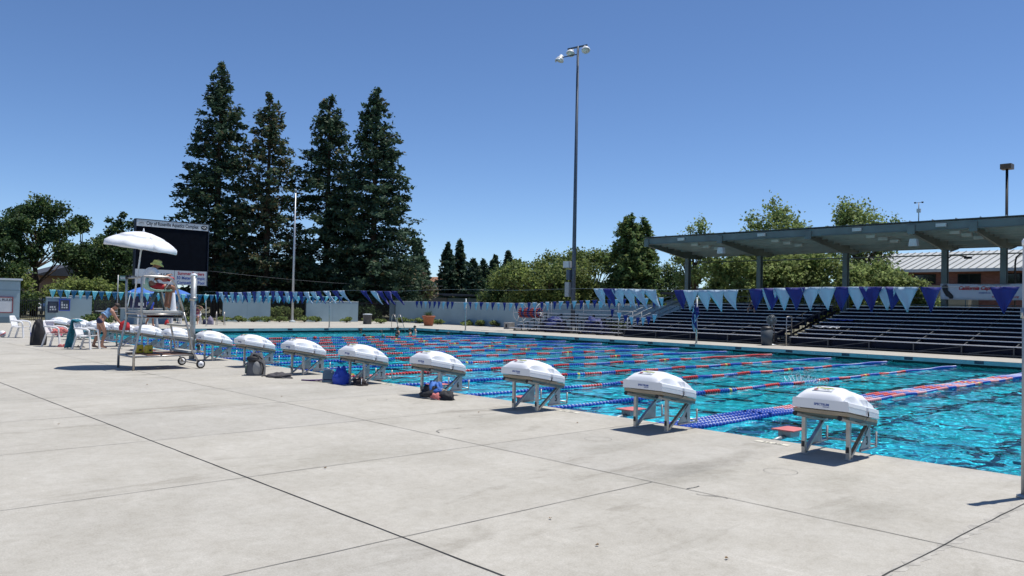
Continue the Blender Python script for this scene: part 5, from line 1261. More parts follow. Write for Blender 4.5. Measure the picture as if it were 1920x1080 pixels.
BRJ = ['chest',('cu','chest','upper',.6),('cb','chest','belly',.35)]; BRE = [('chest','cu'),('chest','cb')]
BFJ = ['pelvis',('wst','pelvis','belly',.4),'hipL','hipR',('tL','hipL','knL',.18),('tR','hipR','knR',.18)]
M['tee'] = mat('pale_grey_tee', (.70,.71,.75), .8, 0, .06, 9); M['white_tee'] = mat('white_tee', (.68,.69,.72), .8, 0, .05, 9)
M['bikini_blue'] = mat('light_blue_swimwear', (.16,.30,.50), .6, 0, .08, 12)
M['maroon_top'] = mat('maroon_top', (.16,.03,.06), .8, 0, .1, 9); M['lilac_skirt'] = mat('lilac_patterned_skirt', (.22,.20,.28), .8, 0, .45, 26)
M['yellow_hat'] = mat('pale_yellow_hat', (.58,.60,.20), .8, 0, .06, 9)

# lifeguard, sitting high and facing the pool
P = dict(pelvis=(0,-.02,1.94), belly=(0,-.06,2.06), chest=(0,-.05,2.20), upper=(0,.00,2.31), neck=(0,.07,2.385), head=(0,.15,2.475), look=(.25,.95,-.15),
  shL=(-.17,.0,2.315), shR=(.17,.0,2.315), elL=(-.22,.16,2.12), elR=(.22,.16,2.12), wrL=(-.10,.34,2.20), wrR=(.12,.34,2.21),
  hipL=(-.10,.04,1.93), hipR=(.10,.04,1.93), knL=(-.10,.47,1.95), knR=(.11,.49,1.95), anL=(-.09,.40,1.50), anR=(.10,.44,1.50), toeL=(-.10,.56,1.435), toeR=(.12,.60,1.435))
lg = person((-15.85,-2.87,0), 0, P, 'lifeguard in a yellow bucket hat, white shirt and red shorts on the tall chair', 'skin_tan',
  [('shirt', TS, TSE, .016, 'tee'), ('shorts', SHJ, SHE, .014, 'red_cloth')], 'hair', .98, 1.14)
g = MB(); Q = Matrix.Translation((0,.135,2.49)) @ Matrix.Rotation(-.22, 4, 'X')
g.lathe([(.155,-.035),(.150,-.028),(.104,.008),(.098,.05),(.086,.078),(.03,.088),(.003,.089)], n=22, M=Q); g.build('bucket_hat', M['yellow_hat'], lg, solid=.005)
t = thing('rescue_tube', (-15.85,-2.50,2.13), 'red rescue tube resting across the lap of the lifeguard', 'rescue tube')
g = MB(); g.tube([(-.30,.02,.0),(-.27,.02,0),(0,.05,.01),(.27,.02,0),(.30,.02,0)], [.03,.058,.062,.058,.03], 12); g.build('foam_tube', M['red_cloth'], t)
g = MB(); g.tube([(.29,.02,.02),(.36,-.05,-.08),(.36,-.14,-.20),(.22,-.12,-.24)], .010, 6); g.build('strap', M['slab_white'], t)
g = MB()
for x in (-.16,.16): g.tube([(x,.035,-.060),(x,.097,.004),(x,.035,.066),(x,-.027,.004),(x,.035,-.060)], .006, 5)
g.build('buckle_band', M['black'], t)

# lifeguard chair (local origin under the middle; faces +y)
t = thing('lifeguard_chair', (-15.82,-2.65,0), 'tall wheeled steel lifeguard chair with mint seat, side ladder and lower shelf', 'lifeguard chair')
XL, XR = -.53, .53; yb_, yf_ = -.74, .80
for x, s in ((XL,-1),(XR,1)):
    g = MB(); g.tube([(x,yb_,0),(x,yb_,.43),(x,yb_+.03,.52),(x,yb_+.16,1.22),(x,yb_+.14,1.36),(x,yb_+.13,2.14),(x,yb_+.17,2.17),(x,yb_+.70,2.17),(x,yb_+.80,2.13),(x,yb_+.90,1.98),(x,.36,1.36)], .028, 10)
    g.build('side_frame', M['steel'], t)
    g = MB(); g.tube([(x,.36,1.34),(x,.46,1.0),(x,.60,.40),(x,yf_-.08,.20),(x,yf_-.02,.10)], .024, 10); g.build('ladder_rail', M['steel'], t)
    Q = Matrix.Translation((x+s*.06,yf_-.02,.105)) @ Matrix.Rotation(PI/2, 4, 'Y')
    g = MB(); g.lathe([(.070,-.022),(.100,-.024),(.106,-.012),(.106,.012),(.100,.024),(.070,.022)], n=24, M=Q); wh = g.build('wheel', M['black'], t)
    g = MB(); g.lathe([(.012,-.028),(.071,-.023),(.071,.023),(.012,.028)], n=20, M=Q); g.build('rim', M['white_plastic'], wh)
    g = MB(); g.lathe([(.005,-.034),(.016,-.032),(.016,.032),(.005,.034)], n=10, M=Q); g.build('hub', M['black'], wh)
    g = MB(); g.tube([(x,yb_,.31),(x,yf_-.17,.33)], .022, 8); g.tube([(x,yb_+.15,1.29),(x,.36,1.29)], .022, 8); g.tube([(x,yb_+.135,1.75),(x,.0,1.75)], .014, 8) if 0 else None; g.build('side_rail', M['steel'], t)
for (y_, z_, r__) in ((yb_,.31,.022),(yf_-.17,.33,.022),(yb_+.14,1.30,.022),(yb_+.13,2.14,.020),(yf_-.02,.105,.012)):
    g = MB(); g.tube([(XL,y_,z_),(XR,y_,z_)], r__, 8); g.build('cross_bar', M['steel'], t)
M['pale_deck'] = mat('pale_fibreglass', (.46,.46,.43), .8, 0, .06, 6); M['mint'] = mat('mint_plastic_seat', (.22,.42,.36), .45, 0, .05, 4)
g = MB(); g.box(XL-.01,yb_+.16,1.315,XR+.01,.38,1.375); g.build('platform', M['pale_deck'], t, bevel=.008)
g = MB(); g.box(XL+.03,yb_+.18,1.20,XR-.03,.34,1.215); g.box(XL-.02,.345,1.2,XR+.02,.36,1.30); g.build('under_shelf', M['pale_deck'], t)
for i, (z, y) in enumerate(((1.05,.45),(.74,.52),(.42,.60))):
    g = MB(); g.box(XL+.015,y-.10,z-.05,XR-.015,y+.10,z); g.build('ladder_step', M['pale_deck'], t, bevel=.006)
# bucket seat on its pedestal
P_ = []
for i in range(9):
    a = i/8; prof = [(-.42,2.17),(-.43,2.05),(-.40,1.93),(-.34,1.86),(-.25,1.835),(-.10,1.83),(.02,1.84),(.10,1.85),(.13,1.83)][i]
    P_.append([((j/6-.5)*(.46 if i > 2 else .40), prof[0]+.22, prof[1]+.028*abs(j/3-1)**2.2*(1 if i > 2 else .2)-.0) for j in range(7)])
g = MB(); g.grid(P_); o = g.build('seat', M['mint'], t, fix=False, solid=.02); o.location = (0,-.16,0)
g = MB(); g.tube([(0,-.30,1.376),(0,-.10,1.82)], .045, 8); g.tube([(0,.10,1.376),(0,-.02,1.82)], .025, 8); g.build('seat_pedestal', M['green_frame'], t)
g = MB(); g.tube([(XL,yb_+.13,2.1),(XL+.18,yb_+.14,2.22),(XL+.26,yb_+.16,2.1)], .012, 6); g.lathe([(.05,2.12),(.05,2.2)], (XL+.05,yb_+.13,0), 10); g.build('umbrella_clamp', M['black'], t)
# umbrella
t = thing('lifeguard_umbrella', (-16.36,-3.10,1.376), 'white sun umbrella with scalloped valance clamped to the lifeguard chair', 'umbrella')
ax = Vector((.06,.085,1)).normalized(); topz = 1.90
g = MB(); g.tube([Vector((-.0,-.0,0)), ax*topz], .020, 8); g.build('pole', M['white_plastic'], t)
g = MB(); g.lathe([(.03,0),(.018,.03),(.012,.07),(.002,.085)], ax*topz, 10); g.build('finial', M['white_plastic'], t)
Q = Matrix.Translation(ax*topz) @ Matrix.Rotation(.13, 4, Vector((-.73,.68,0))) ; n = 8; P_ = []; RR_ = .84
for i, (r, z) in enumerate(((.01,.0),(.25,-.028),(.5,-.085),(.62,-.122),(.62,-.135),(.75,-.18),(.9,-.25),(1.0,-.315),(1.005,-.38),(1.0,-.44))):
    row = []
    for k in range(n*4+1):
        a = 2*PI*k/(n*4); f = (k % 4); mid = [0,.7,1,.7][f]
        rr_ = r*(1-.045*mid) ; zz = z-.035*mid*r+(.045*mid if i == 9 else 0)+.012*noise.noise(Vector((a*3,i,2)))*(i > 5)
        row.append(tuple(Q @ Vector((rr_*RR_*math.cos(a), rr_*RR_*math.sin(a), zz))))
    P_.append(row)
g = MB(); g.grid(P_); cn = g.build('canopy', mat('white_umbrella_fabric', (.74,.76,.80), .7, 0, .04, 5), t, fix=False, solid=.004)
for k in range(n):
    a = 2*PI*k/n; g = MB(); g.tube([tuple(Q @ Vector((r*RR_*math.cos(a), r*RR_*math.sin(a), z-.014))) for r, z in ((.03,-.0),(.5,-.098),(.98,-.305))], .006, 5)
    g.tube([tuple(Q @ Vector((.45*RR_*math.cos(a), .45*RR_*math.sin(a), -.11))), tuple(Q @ Vector((.03*math.cos(a), .03*math.sin(a), -.45)))], .004, 4); g.build('rib', M['white_plastic'], t)
# things kept on the chair
t = thing('white_cone', (-15.60,-2.42,1.376), 'tall white cone standing on the chair platform beside the lifeguard', 'cone')
g = MB(); g.lathe([(.075,0),(.072,.02),(.030,.42),(.024,.43)], n=16); g.build('cone_body', M['white_plastic'], t); g = MB(); g.lathe([(.09,0),(.09,.012),(.076,.013)], n=16); g.build('cone_base', M['white_plastic'], t)
t = thing('first_aid_pouch', (-16.0,-2.75,1.216), 'dark red pouch stored under the chair platform', 'pouch'); g = MB(); g.box(-.16,-.1,0,.16,.1,.09); g.build('pouch_body', M['red_cloth'], t, bevel=.02); g = MB(); g.box(-.165,-.105,.045,.165,.105,.052); g.build('zip', M['black'], t)
t = thing('navy_pouch', (-15.55,-2.60,1.216), 'navy cloth bag stored under the chair platform', 'pouch'); g = MB(); g.box(-.15,-.12,0,.15,.12,.08); g.build('bag_body', M['navy_cloth'], t, bevel=.02); g = MB(); g.tube([(-.06,.125,.05),(0,.16,.06),(.06,.125,.05)], .008, 5); g.build('handle', M['black'], t)
t = thing('paper_box', (-15.75,-2.31,1.216), 'white printed box on the shelf under the chair platform', 'box'); g = MB(); g.box(-.15,-.04,0,.15,.02,.10); b = g.build('box_body', M['white_plastic'], t, bevel=.004); text('GUARD', 'box_lettering', .07, M['ink'], b, (0,-.0415,.05), (PI/2,0,0))
M['brown_board'] = mat('brown_board', (.24,.11,.06), .7, 0, .2, 9); M['yellow_plastic'] = mat('yellow_plastic', (.62,.46,.03), .5, 0, .1, 8)
t = thing('backboard', (-15.85,-2.60,.335), 'brown boards lying across the lower shelf of the lifeguard chair', 'board')
g = MB(); g.box(-.60,-.60,0,-.02,.55,.018); g.build('board_plank', M['brown_board'], t, bevel=.004).rotation_euler.z = .03; g = MB(); g.box(.02,-.5,.0,.56,.60,.02); g.build('board_plank', M['brown_board'], t, bevel=.004)
g = MB(); g.box(-.62,-.2,.0185,.58,-.15,.024); g.build('strap', M['black'], t)
for i, (x, y, lab) in enumerate(((-16.05,-3.02,'left of two yellow head blocks on the lower shelf of the chair'),(-15.85,-2.88,'right of two yellow head blocks on the lower shelf of the chair'))):
    t = thing('head_block', (x,y,.36), lab, 'head block', .3*i, 'yellow head blocks on the shelf'); g = MB(); g.prism([(-.07,0),(.07,0),(.06,.17),(.03,.19),(-.03,.19),(-.06,.17)], 1, -.08, .08); g.build('foam_body', M['yellow_plastic'], t, bevel=.015); g = MB(); g.box(-.072,-.03,.05,.072,.03,.09); g.build('strap', M['black'], t)

# bending woman by block 12
P = dict(pelvis=(0,0,.92), belly=(0,.09,1.04), chest=(0,.21,1.15), upper=(0,.30,1.22), neck=(.02,.37,1.28), head=(.05,.46,1.36), look=(.3,.75,-.6),
  shL=(-.16,.30,1.23), shR=(.17,.30,1.22), elL=(-.10,.48,1.03), elR=(.21,.42,.98), wrL=(-.0,.60,.84), wrR=(.20,.56,.80),
  hipL=(-.095,-.01,.88), hipR=(.095,-.01,.87), knL=(-.11,.0,.50), knR=(.10,.13,.50), anL=(-.20,-.14,.09), anR=(.10,.02,.09), toeL=(-.19,.03,.03), toeR=(.12,.19,.03))
person((-24.05,-1.60,0), 0, P, 'woman in a light blue and navy swimsuit bending over a red bag behind the chairs', 'skin',
  [('swim_top', BRJ+['upper',('sL','upper','shL',.6),('sR','upper','shR',.6)], BRE+[('cu','upper'),('upper','sL'),('upper','sR')], .008, 'bikini_blue'), ('swim_briefs', BFJ, SHE, .010, 'navy_cloth')], 'hair', 1.12)
t = thing('red_bag', (-23.75,-.95,.60), 'red padded bag held by the bending woman over the block cover', 'bag'); g = lump('x', 0, (.22,.16,.28), 77, amp=.25); g.build('bag_body', M['red_cloth'], t)
g = MB(); g.tube([(-.1,0,.26),(-.05,0,.36),(.06,0,.36),(.1,0,.26)], .012, 6); g.build('handle', M['black'], t)

# white plastic garden chairs
def plastic_chair():
    t = thing('plastic_chair', (0,0,0), 'x', 'chair', 0, 'white plastic armchairs around the pool')   # faces +x
    g = MB(); g.grid([[(-.20+.42*i/6, (j/6-.5)*.46*(1-.06*(1-i/6)), .42-.018*math.sin(PI*i/6)+.02*(i/6)) for j in range(7)] for i in range(7)]); g.build('seat', M['white_frame'], t, fix=False, solid=.02)
    g = MB(); n = 9
    P_ = []
    for i in range(9):
        z = .42+.44*i/8; w_ = .225*(1-max(0,(i/8-.55))**2*1.6); P_.append([(-.21-.14*i/8-.05*(1-(j/4-1)**2), w_*(j/4-1), z) for j in range(9)])
    g.grid(P_); g.build('backrest', M['white_frame'], t, fix=False, solid=.015)
    for s in (-1,1):
        g = MB(); g.tube([(-.30,s*.23,.66),(-.10,s*.27,.665),(.12,s*.275,.64),(.20,s*.27,.60),(.225,s*.265,.42)], [.02,.032,.032,.030,.028], 8); g.build('armrest', M['white_frame'], t)
        g = MB(); g.bar((.225,s*.26,.43),(.27,s*.275,0),.075,.03); g.build('leg', M['white_frame'], t)
        g = MB(); g.bar((-.20,s*.235,.43),(-.33,s*.25,0),.085,.03); g.build('leg', M['white_frame'], t)
    return t
ch = plastic_chair()
for i, (x, y, rz, lab) in enumerate(((-32.4,-2.10,.85,'empty white plastic armchair, farthest left, near the striped ball'),(-25.75,-2.45,.85,'white plastic armchair with a pink towel on its seat, beside the tall black bag'),
      (-23.9,-2.02,.80,'white plastic armchair with a teal towel hung over its back'),(-49.0,11.45,-.6,'white plastic armchair on the far deck, under the seated woman'),
      (-48.2,7.75,-.2,'white plastic armchair on the far deck seen under the lifeguard platform, left one'),(-48.4,9.9,-.2,'white plastic armchair on the far deck seen behind the chair ladder, right one'))):
    o = ch if i == 0 else copy_tree(ch); o.location = (x,y,0); o.rotation_euler.z = rz; o['label'] = lab
# seated woman on the far deck, hands behind her head
def rot2(v, a): return (v[0]*math.cos(a)-v[1]*math.sin(a), v[0]*math.sin(a)+v[1]*math.cos(a), v[2])
P = dict(pelvis=(0,0,.52), belly=(0,-.02,.66), chest=(0,-.06,.82), upper=(0,-.07,.94), neck=(0,-.06,1.03), head=(0,-.03,1.14), look=(0,1,.1),
  shL=(-.17,-.07,.95), shR=(.17,-.07,.95), elL=(-.34,.02,1.10), elR=(.34,.02,1.10), wrL=(-.13,-.08,1.20), wrR=(.13,-.08,1.20), hdL=(1,-.3,.1), hdR=(-1,-.3,.1),
  hipL=(-.10,.05,.51), hipR=(.10,.05,.51), knL=(-.12,.46,.52), knR=(.12,.46,.52), anL=(-.10,.50,.10), anR=(.12,.56,.10), toeL=(-.11,.66,.03), toeR=(.14,.72,.03))
sk = [('pelvis'),('wst','pelvis','belly',.5),'hipL','hipR',('tL','hipL','knL',.9),('tR','hipR','knR',.9)]
person((-48.97,11.47,0), -PI/2-.5, P, 'woman in a maroon top and patterned skirt seated across the pool, hands behind her head', 'skin', [('top', TS[:7], TSE[:6], .014, 'maroon_top'), ('skirt', sk, SHE, .03, 'lilac_skirt')], 'hair', 1.15, 1.12)
# spectator on the bleachers
P2 = dict(P); P2.update(elL=(-.22,.16,.76), elR=(.22,.16,.76), wrL=(-.13,.42,.66), wrR=(.13,.42,.66), upper=(0,.0,.92), neck=(0,.04,1.02), head=(0,.07,1.13), anL=(-.2,.42,.12), anR=(.2,.42,.12), toeL=(-.22,.58,.05), toeR=(.22,.58,.05), knL=(-.2,.44,.50), knR=(.2,.44,.50), look=(0,1,-.1))
P2.pop('hdL'); P2.pop('hdR')
person((-20.2, 26.75+.76*7, 1.30), PI, P2, 'spectator in a white shirt seated near the top of the dark bleachers', 'skin', [('shirt', TS, TSE, .016, 'white_tee'), ('shorts', SHJ, SHE, .014, 'navy_cloth')], 'hair', 1.05)
# person walking by the booth
P = dict(pelvis=(0,0,.92), belly=(0,.0,1.06), chest=(0,.01,1.24), upper=(0,.01,1.38), neck=(0,.02,1.47), head=(0,.04,1.59), look=(0,1,0), shL=(-.17,.0,1.38), shR=(.17,.0,1.38), elL=(-.21,-.06,1.12), elR=(.22,.02,1.12), wrL=(-.20,.06,.90), wrR=(.22,.18,.96),
  hipL=(-.09,0,.89), hipR=(.09,0,.89), knL=(-.10,.12,.50), knR=(.10,-.02,.50), anL=(-.10,.14,.10), anR=(.11,-.22,.12), toeL=(-.10,.30,.03), toeR=(.11,-.08,.03))
person((-44.2,6.85,0), -1.2, P, 'person in a blue shirt and red shorts walking on the far deck', 'skin_tan', [('shirt', TS, TSE, .016, 'blue_cloth'), ('shorts', SHJ, SHE, .014, 'red_cloth')], 'hair', 1.05)

# swimmers: head, neck and shoulders of one surface each, low in the water
def swimmer(x, y, lab, cap=None, sk='skin', out=.0, rz=0.):
    t = thing('person', (x, y, WZ), lab, 'person', rz, 'swimmers in the pool'); z = -.05+out
    J = dict(belly=(0,0,z-.42), chest=(0,0,z-.22), upper=(0,0,z-.06), neck=(0,.01,z+.03), skull=(0,.03,z+.125), crown=(0,.022,z+.195), chin=(0,.075,z+.07), nose=(0,.125,z+.12), shL=(-.17,0,z-.07), shR=(.17,0,z-.07), elL=(-.24,.04,z-.30), elR=(.24,.04,z-.30), wrL=(-.26,.20,z-.42), wrR=(.26,.20,z-.42))
    R = dict(belly=.11, chest=(.135,.10), upper=(.11,.085), neck=.052, skull=.078, crown=.072, chin=.034, nose=.013, shL=.06, shR=.06, elL=.042, elR=.042, wrL=.028, wrR=.028)
    E = [('belly','chest'),('chest','upper'),('upper','neck'),('neck','skull'),('skull','crown'),('skull','chin'),('skull','nose'),('upper','shL'),('upper','shR'),('shL','elL'),('shR','elR'),('elL','wrL'),('elR','wrR')]
    hand(J, E, R, 'wrL', J['wrL'], (0,1,0), (0,0,1), -1); hand(J, E, R, 'wrR', J['wrR'], (0,1,0), (0,0,1), 1)
    skin_obj('body', J, E, R, M[sk], t, 'belly')
    g = MB(); prof = [(.098*math.sin(PI*.5+.25-PI*.56*i/7*1.03) if i < 7 else .004, .098*math.sin(PI*.56*i/7-.25)) for i in range(8)]
    g.lathe(prof, (0,.016,z+.155), 16); g.build('swim_cap' if cap else 'hair', M[cap] if cap else M['hair'], t)
    if out > .15: g = MB(); g.lathe([(.128,z-.33),(.145,z-.20),(.138,z-.12)], n=16, sy=.8); g.build('swim_top', M['white_tee'] if 'white' in lab else M['navy_cloth'], t)
swimmer(-32.24,10.78,'swimmer in a bright red cap near the farthest lane rope','red_cloth',rz=2)
swimmer(-34.2,14.9,'dark haired swimmer, leftmost of three heads just beyond the lane ropes',None,rz=1)
swimmer(-33.5,15.2+.5,'swimmer in a grey cap, middle of three heads just beyond the lane ropes','green_frame',rz=2)
swimmer(-33.83,16.8,'swimmer with a pink face, rightmost of three heads just beyond the lane ropes',None,rz=-1)
swimmer(-37.4,19.4,'tanned swimmer standing chest high left of the ladder',None,'skin_tan',.28,rz=3)
swimmer(-35.4,18.9,'swimmer standing chest high right of the pool ladder',None,'skin',.26,rz=2.4)
swimmer(-39.3,22.1,'swimmer in a white top standing by the far pool corner',None,'skin',.30,rz=2.7)
swimmer(-40.4,18.6,'swimmer low in the water beside the far end wall, left one',None,'skin_tan',.05,rz=-1.5)
swimmer(-40.3,20.1,'swimmer low in the water beside the far end wall, right one',None,'skin_tan',-.02,rz=-1.5)
swimmer(-36.5,22.7,'lone swimmer against the far side wall below the post',None,'skin_tan',-.02,rz=3)
swimmer(-25.5,2.2,'swimmer seen between starting blocks behind the chair wheels',None,'skin_tan',.1,rz=1)
# splash kicked up behind block 3
t = thing('water_splash', (-6.62,11.2,WZ), 'burst of white water thrown up behind the nearest starting block', 'splash')
M['spray'] = mat('white_spray', (.80,.88,.92), .12, 0, .05, 5)
g = MB(); g2 = MB()
for k in range(420):
    a = random.uniform(0,2*PI); L_ = random.random(); x = random.gauss(0,.30)*(1+L_); z = .02+abs(random.gauss(0,.17))*(1.2-abs(x)); s = random.uniform(.004,.010)
    g.lathe([(s*.2,-s*1.6),(s,-s*.4),(s*.8,s*.6),(s*.1,s*1.8)], (x, random.gauss(0,.16), z), 6)
for k in range(9):
    x = -.45+.11*k; P_ = [(x,0,-.02)]; 
    for i in range(5): P_.append((x+.05*i*(.3 if x > 0 else -.5)+random.uniform(-.03,.03), .02*i, .036*i*(1.6-abs(x)*1.6)+.02))
    g2.tube(P_, [.020,.022,.015,.012,.007,.003], 6)
g.build('droplets', M['spray'], t); g2.build('water_sheet', M['spray'], t)
t.children[0]['kind'] = 'stuff'

# ================================================================== bags, towels and small things
M['bag_black'] = mat('black_bag_fabric', (.018,.018,.022), .8, 0, .3, 12, .4, 30); M['teal_towel'] = mat('teal_striped_towel', (.02,.17,.24), .9, 0, .35, 14, .4, 40)
M['pink_towel'] = mat('coral_striped_towel', (.52,.16,.15), .9, 0, .35, 22, .4, 40); M['grey_cloth'] = mat('grey_backpack_fabric', (.13,.13,.135), .8, 0, .15, 18, .4, 60)
M['light_grey'] = mat('light_grey_fabric', (.30,.30,.29), .8, 0, .1, 20); M['dark_grey_cloth'] = mat('charcoal_cloth', (.075,.07,.075), .9, 0, .2, 14, .5, 50); M['purple'] = mat('purple_cloth', (.055,.015,.12), .85, 0, .2, 14)
def drape(P, name, mt, parent, solid=.012): g = MB(); g.grid(P); return g.build(name, mt, parent, fix=False, solid=solid)
t = thing('black_bag', (-26.75,-2.75,0), 'tall black bag slumped against the white chair with the pink towel', 'bag')
g = lump('x', 0, (.26,.24,.78), 31, 14, 20, .14); g.build('bag_body', M['bag_black'], t); g = MB(); g.tube([(.05,-.1,.80),(.10,-.16,.88),(.16,-.1,.80)], .014, 6); g.tube([(.2,-.15,.7),(.27,-.2,.4),(.2,-.22,.1)], .016, 6); g.build('strap', M['black'], t)
t = thing('pink_towel', (-25.65,-2.37,.44), 'coral striped towel bundled on the seat of a white chair', 'towel'); g = lump('x', 0, (.22,.24,.17), 32, amp=.35); g.build('towel_cloth', M['pink_towel'], t)
t2 = thing('white_cloth', (-25.98,-2.60,.64), 'white cloth hung over the chair back above the coral towel', 'cloth'); drape([[(-.03+.03*math.sin(i*2),-.14+.28*j/6,.22-.05*i) for j in range(7)] for i in range(6)], 'cloth_fold', M['white_tee'], t2)
t = thing('teal_towel', (-24.13,-2.22,0), 'teal striped towel draped over the back of a white chair down to the deck', 'towel', .80)
P_ = []
for i in range(14): f = i/13; z = .93-.90*f; P_.append([(-.10-.16*f**.7+.03*math.sin(j*1.9+i*.35)-.02, (.20+.03*f)*(j/8*2-1)*.95, z+.01*math.sin(j*2)) for j in range(9)])
P_ = [[(p[0]+.16, p[1], p[2]-.05) for p in P_[0]]]+P_
drape(P_, 'towel_cloth', M['teal_towel'], t, .03)
t = thing('dark_shoes', (-24.95,-1.95,0), 'pair of dark sandals on the deck between two white chairs', 'sandals', .4)
for s in (-1,1): g = MB(); g.prism([(-.13,0),(.13,0),(.13,.025),(-.13,.035)], 1, s*.07-.045, s*.07+.045); g.build('sole', M['black'], t, bevel=.01); g = MB(); g.tube([(.03,s*.07-.045,.02),(.03,s*.07,.075),(.03,s*.07+.045,.02)], .014, 6); g.build('strap', M['bag_black'], t)
t = thing('pink_shoes', (-25.35,-2.35,0), 'coral shoes under the white chair with the pink towel', 'shoes', .4)
for s in (-1,1): g = lump('x', 0, (.13,.05,.09), 40+s, amp=.1); o = g.build('shoe', M['pink_towel'], t); o.location = (0, s*.08, 0)
t = thing('pink_bag', (-26.15,-2.30,.35), 'bright pink bag hanging behind the white chair with the pink towel', 'bag'); lump('x', 0, (.12,.12,.24), 44, amp=.15).build('bag_body', mat('pink_fabric', (.55,.05,.15), .8), t); g = MB(); g.tube([(-.06,0,.25),(0,0,.36),(.06,0,.25)], .01, 6); g.build('handle', M['black'], t)
t = thing('striped_ball', (-32.9,-2.62,.13), 'white and red ball on the deck at the left border', 'ball'); g = MB(); n = 12
g.lathe([(.13*math.sin(PI*i/n)+.0005, -.13*math.cos(PI*i/n)) for i in range(n+1)], n=20); g.build('ball_skin', M['white_plastic'], t, fix=True); g = MB(); Q = Matrix.Rotation(.6, 4, 'X'); g.lathe([(.1311*math.sin(PI*i/n), -.1311*math.cos(PI*i/n)) for i in (5,6,7)], n=20, M=Q); g.build('red_band', M['red_cloth'], t)
t = thing('blue_bottle', (-32.0,-1.75,0), 'small blue jug behind the empty white chair at the left', 'jug'); g = MB(); g.lathe([(.09,0),(.10,.02),(.10,.2),(.04,.25),(.04,.29)], n=14); g.build('jug_body', M['blue_cloth'], t); g = MB(); g.lathe([(.045,.29),(.045,.32),(.01,.325)], n=12); g.build('jug_lid', M['white_plastic'], t)
# grey backpack leaning on its own
t = thing('backpack', (-12.95,-1.55,0), 'grey backpack with black straps standing on the deck between blocks', 'backpack', 1.06); t.scale = (1.12,1.12,1.12)
P_ = []
for i in range(11):
    f = i/10; z = .44*f; w_ = .185*(1-.62*max(0,f-.35)**1.5*1.35); d_ = .13*(1-.5*f**2); P_.append([((w_*math.copysign(abs(math.cos(a))**.6, math.cos(a)))+.03*f*0, d_*math.copysign(abs(math.sin(a))**.7, math.sin(a))+.05*f, z) for a in [2*PI*k/20 for k in range(21)]])
g = MB(); g.grid(P_); g.add(P_[-1][:-1], [tuple(range(20))], 0, True); g.add(P_[0][:-1], [tuple(range(20))], 0); g.build('pack_body', M['grey_cloth'], t)
g = MB(); g.lathe([(.09,-.03),(.115,0),(.105,.02),(.02,.028)], n=20, M=Matrix.Translation((.02,-.115,.14)) @ Matrix.Rotation(PI/2+.1, 4, 'X'), sx=.66, sy=1.25); g.build('front_pocket', M['light_grey'], t)
g = MB(); g.tube([(.13,-.12,.03),(.15,-.12,.15),(.13,-.125,.24),(.05,-.12,.30),(-.06,-.115,.31),(-.13,-.11,.27)], .014, 6); g.tube([(.12,-.08,.32),(.04,-.075,.40),(-.06,-.07,.41)], .012, 6); g.build('zip_band', M['black'], t)
for s in (-1,1): g = MB(); g.tube([(s*.08,.10,.41),(s*.13,.19,.30),(s*.15,.18,.12),(s*.12,.13,.03)], .018, 6); g.build('shoulder_strap', M['black'], t)
g = MB(); g.lathe([(.01,-.012),(.10,-.01),(.12,.0),(.10,.012),(.01,.02)], n=20, M=Matrix.Translation((-.06,-.085,.335)) @ Matrix.Rotation(PI/2-.35, 4, 'X'), sx=1.0, sy=.55); g.build('top_pocket', M['black'], t)
g = MB(); g.tube([(-.04,.06,.435),(0,.07,.485),(.04,.06,.435)], .01, 6); g.build('grab_loop', M['black'], t)
g = MB(); g.box(-.205,-.07,.04,-.175,.07,.20); g.build('mesh_pocket', mat('grey_green_mesh', (.12,.16,.14), .8, 0, .3, 30), t, bevel=.01)
t = thing('dropped_jacket', (-12.25,-1.35,0), 'charcoal jacket lying flat beside the grey backpack', 'jacket', .2)
lump('x', 0, (.36,.20,.085), 55, 10, 22, .4).build('jacket_cloth', M['dark_grey_cloth'], t); g = MB(); g.tube([(-.3,-.05,.03),(-.36,-.16,.012),(-.30,-.22,.008)], .010, 5); g.build('drawstring', M['black'], t)
t = thing('blue_bag', (-10.35,-.95,0), 'crumpled royal blue drawstring bag beside block 7', 'bag'); lump('x', 0, (.19,.16,.30), 61, 14, 22, .28).build('bag_body', M['blue_cloth'], t); g = MB(); g.tube([(-.05,-.05,.30),(-.10,-.12,.34),(-.14,-.14,.22)], .007, 5); g.build('drawstring', M['slab_white'], t)
t = thing('kickboard', (-10.68,-1.05,0), 'grey blue kickboard stood on edge against the royal blue bag', 'kickboard', .7); g = MB(); g.prism([(-.13,0),(.13,0),(.13,.22),(.08,.27),(-.08,.27),(-.13,.22)], 1, -.015, .015); o = g.build('foam_board', mat('grey_blue_foam', (.10,.16,.22), .8), t, bevel=.008); o.rotation_euler.x = -.12; g = MB(); g.box(-.1,-.0175,.05,.1,-.0155,.07); g.build('printed_stripe', M['navy_cloth'], t).rotation_euler.x = -.12
t = thing('purple_towel', (-11.05,-1.08,0), 'purple towel trailing on the deck left of the royal blue bag', 'towel', .5); P_ = [[(-.36+.62*i/12, -.07+.15*j/4*(.4+.6*i/12), .012+.055*(i/12)**2*abs(math.sin(j*1.6+i*.6))+.004*(j % 2)) for j in range(5)] for i in range(13)]; drape(P_, 'towel_cloth', M['purple'], t, .018); lump('x', 0, (.12,.09,.09), 66, 8, 14, .3).build('towel_bundle', M['purple'], t).location = (.27,.0,0)
t = thing('dark_net_bag', (-9.93,-.78,0), 'dark net bag of gear right of the royal blue bag', 'bag'); lump('x', 0, (.20,.12,.11), 67, 8, 16, .5).build('bag_body', mat('dark_net', (.03,.022,.022), .9, 0, .5, 40), t); g = MB(); g.tube([(.1,0,.1),(.16,-.05,.14),(.2,-.08,.04)], .006, 5); g.build('drawstring', M['white_tee'], t)
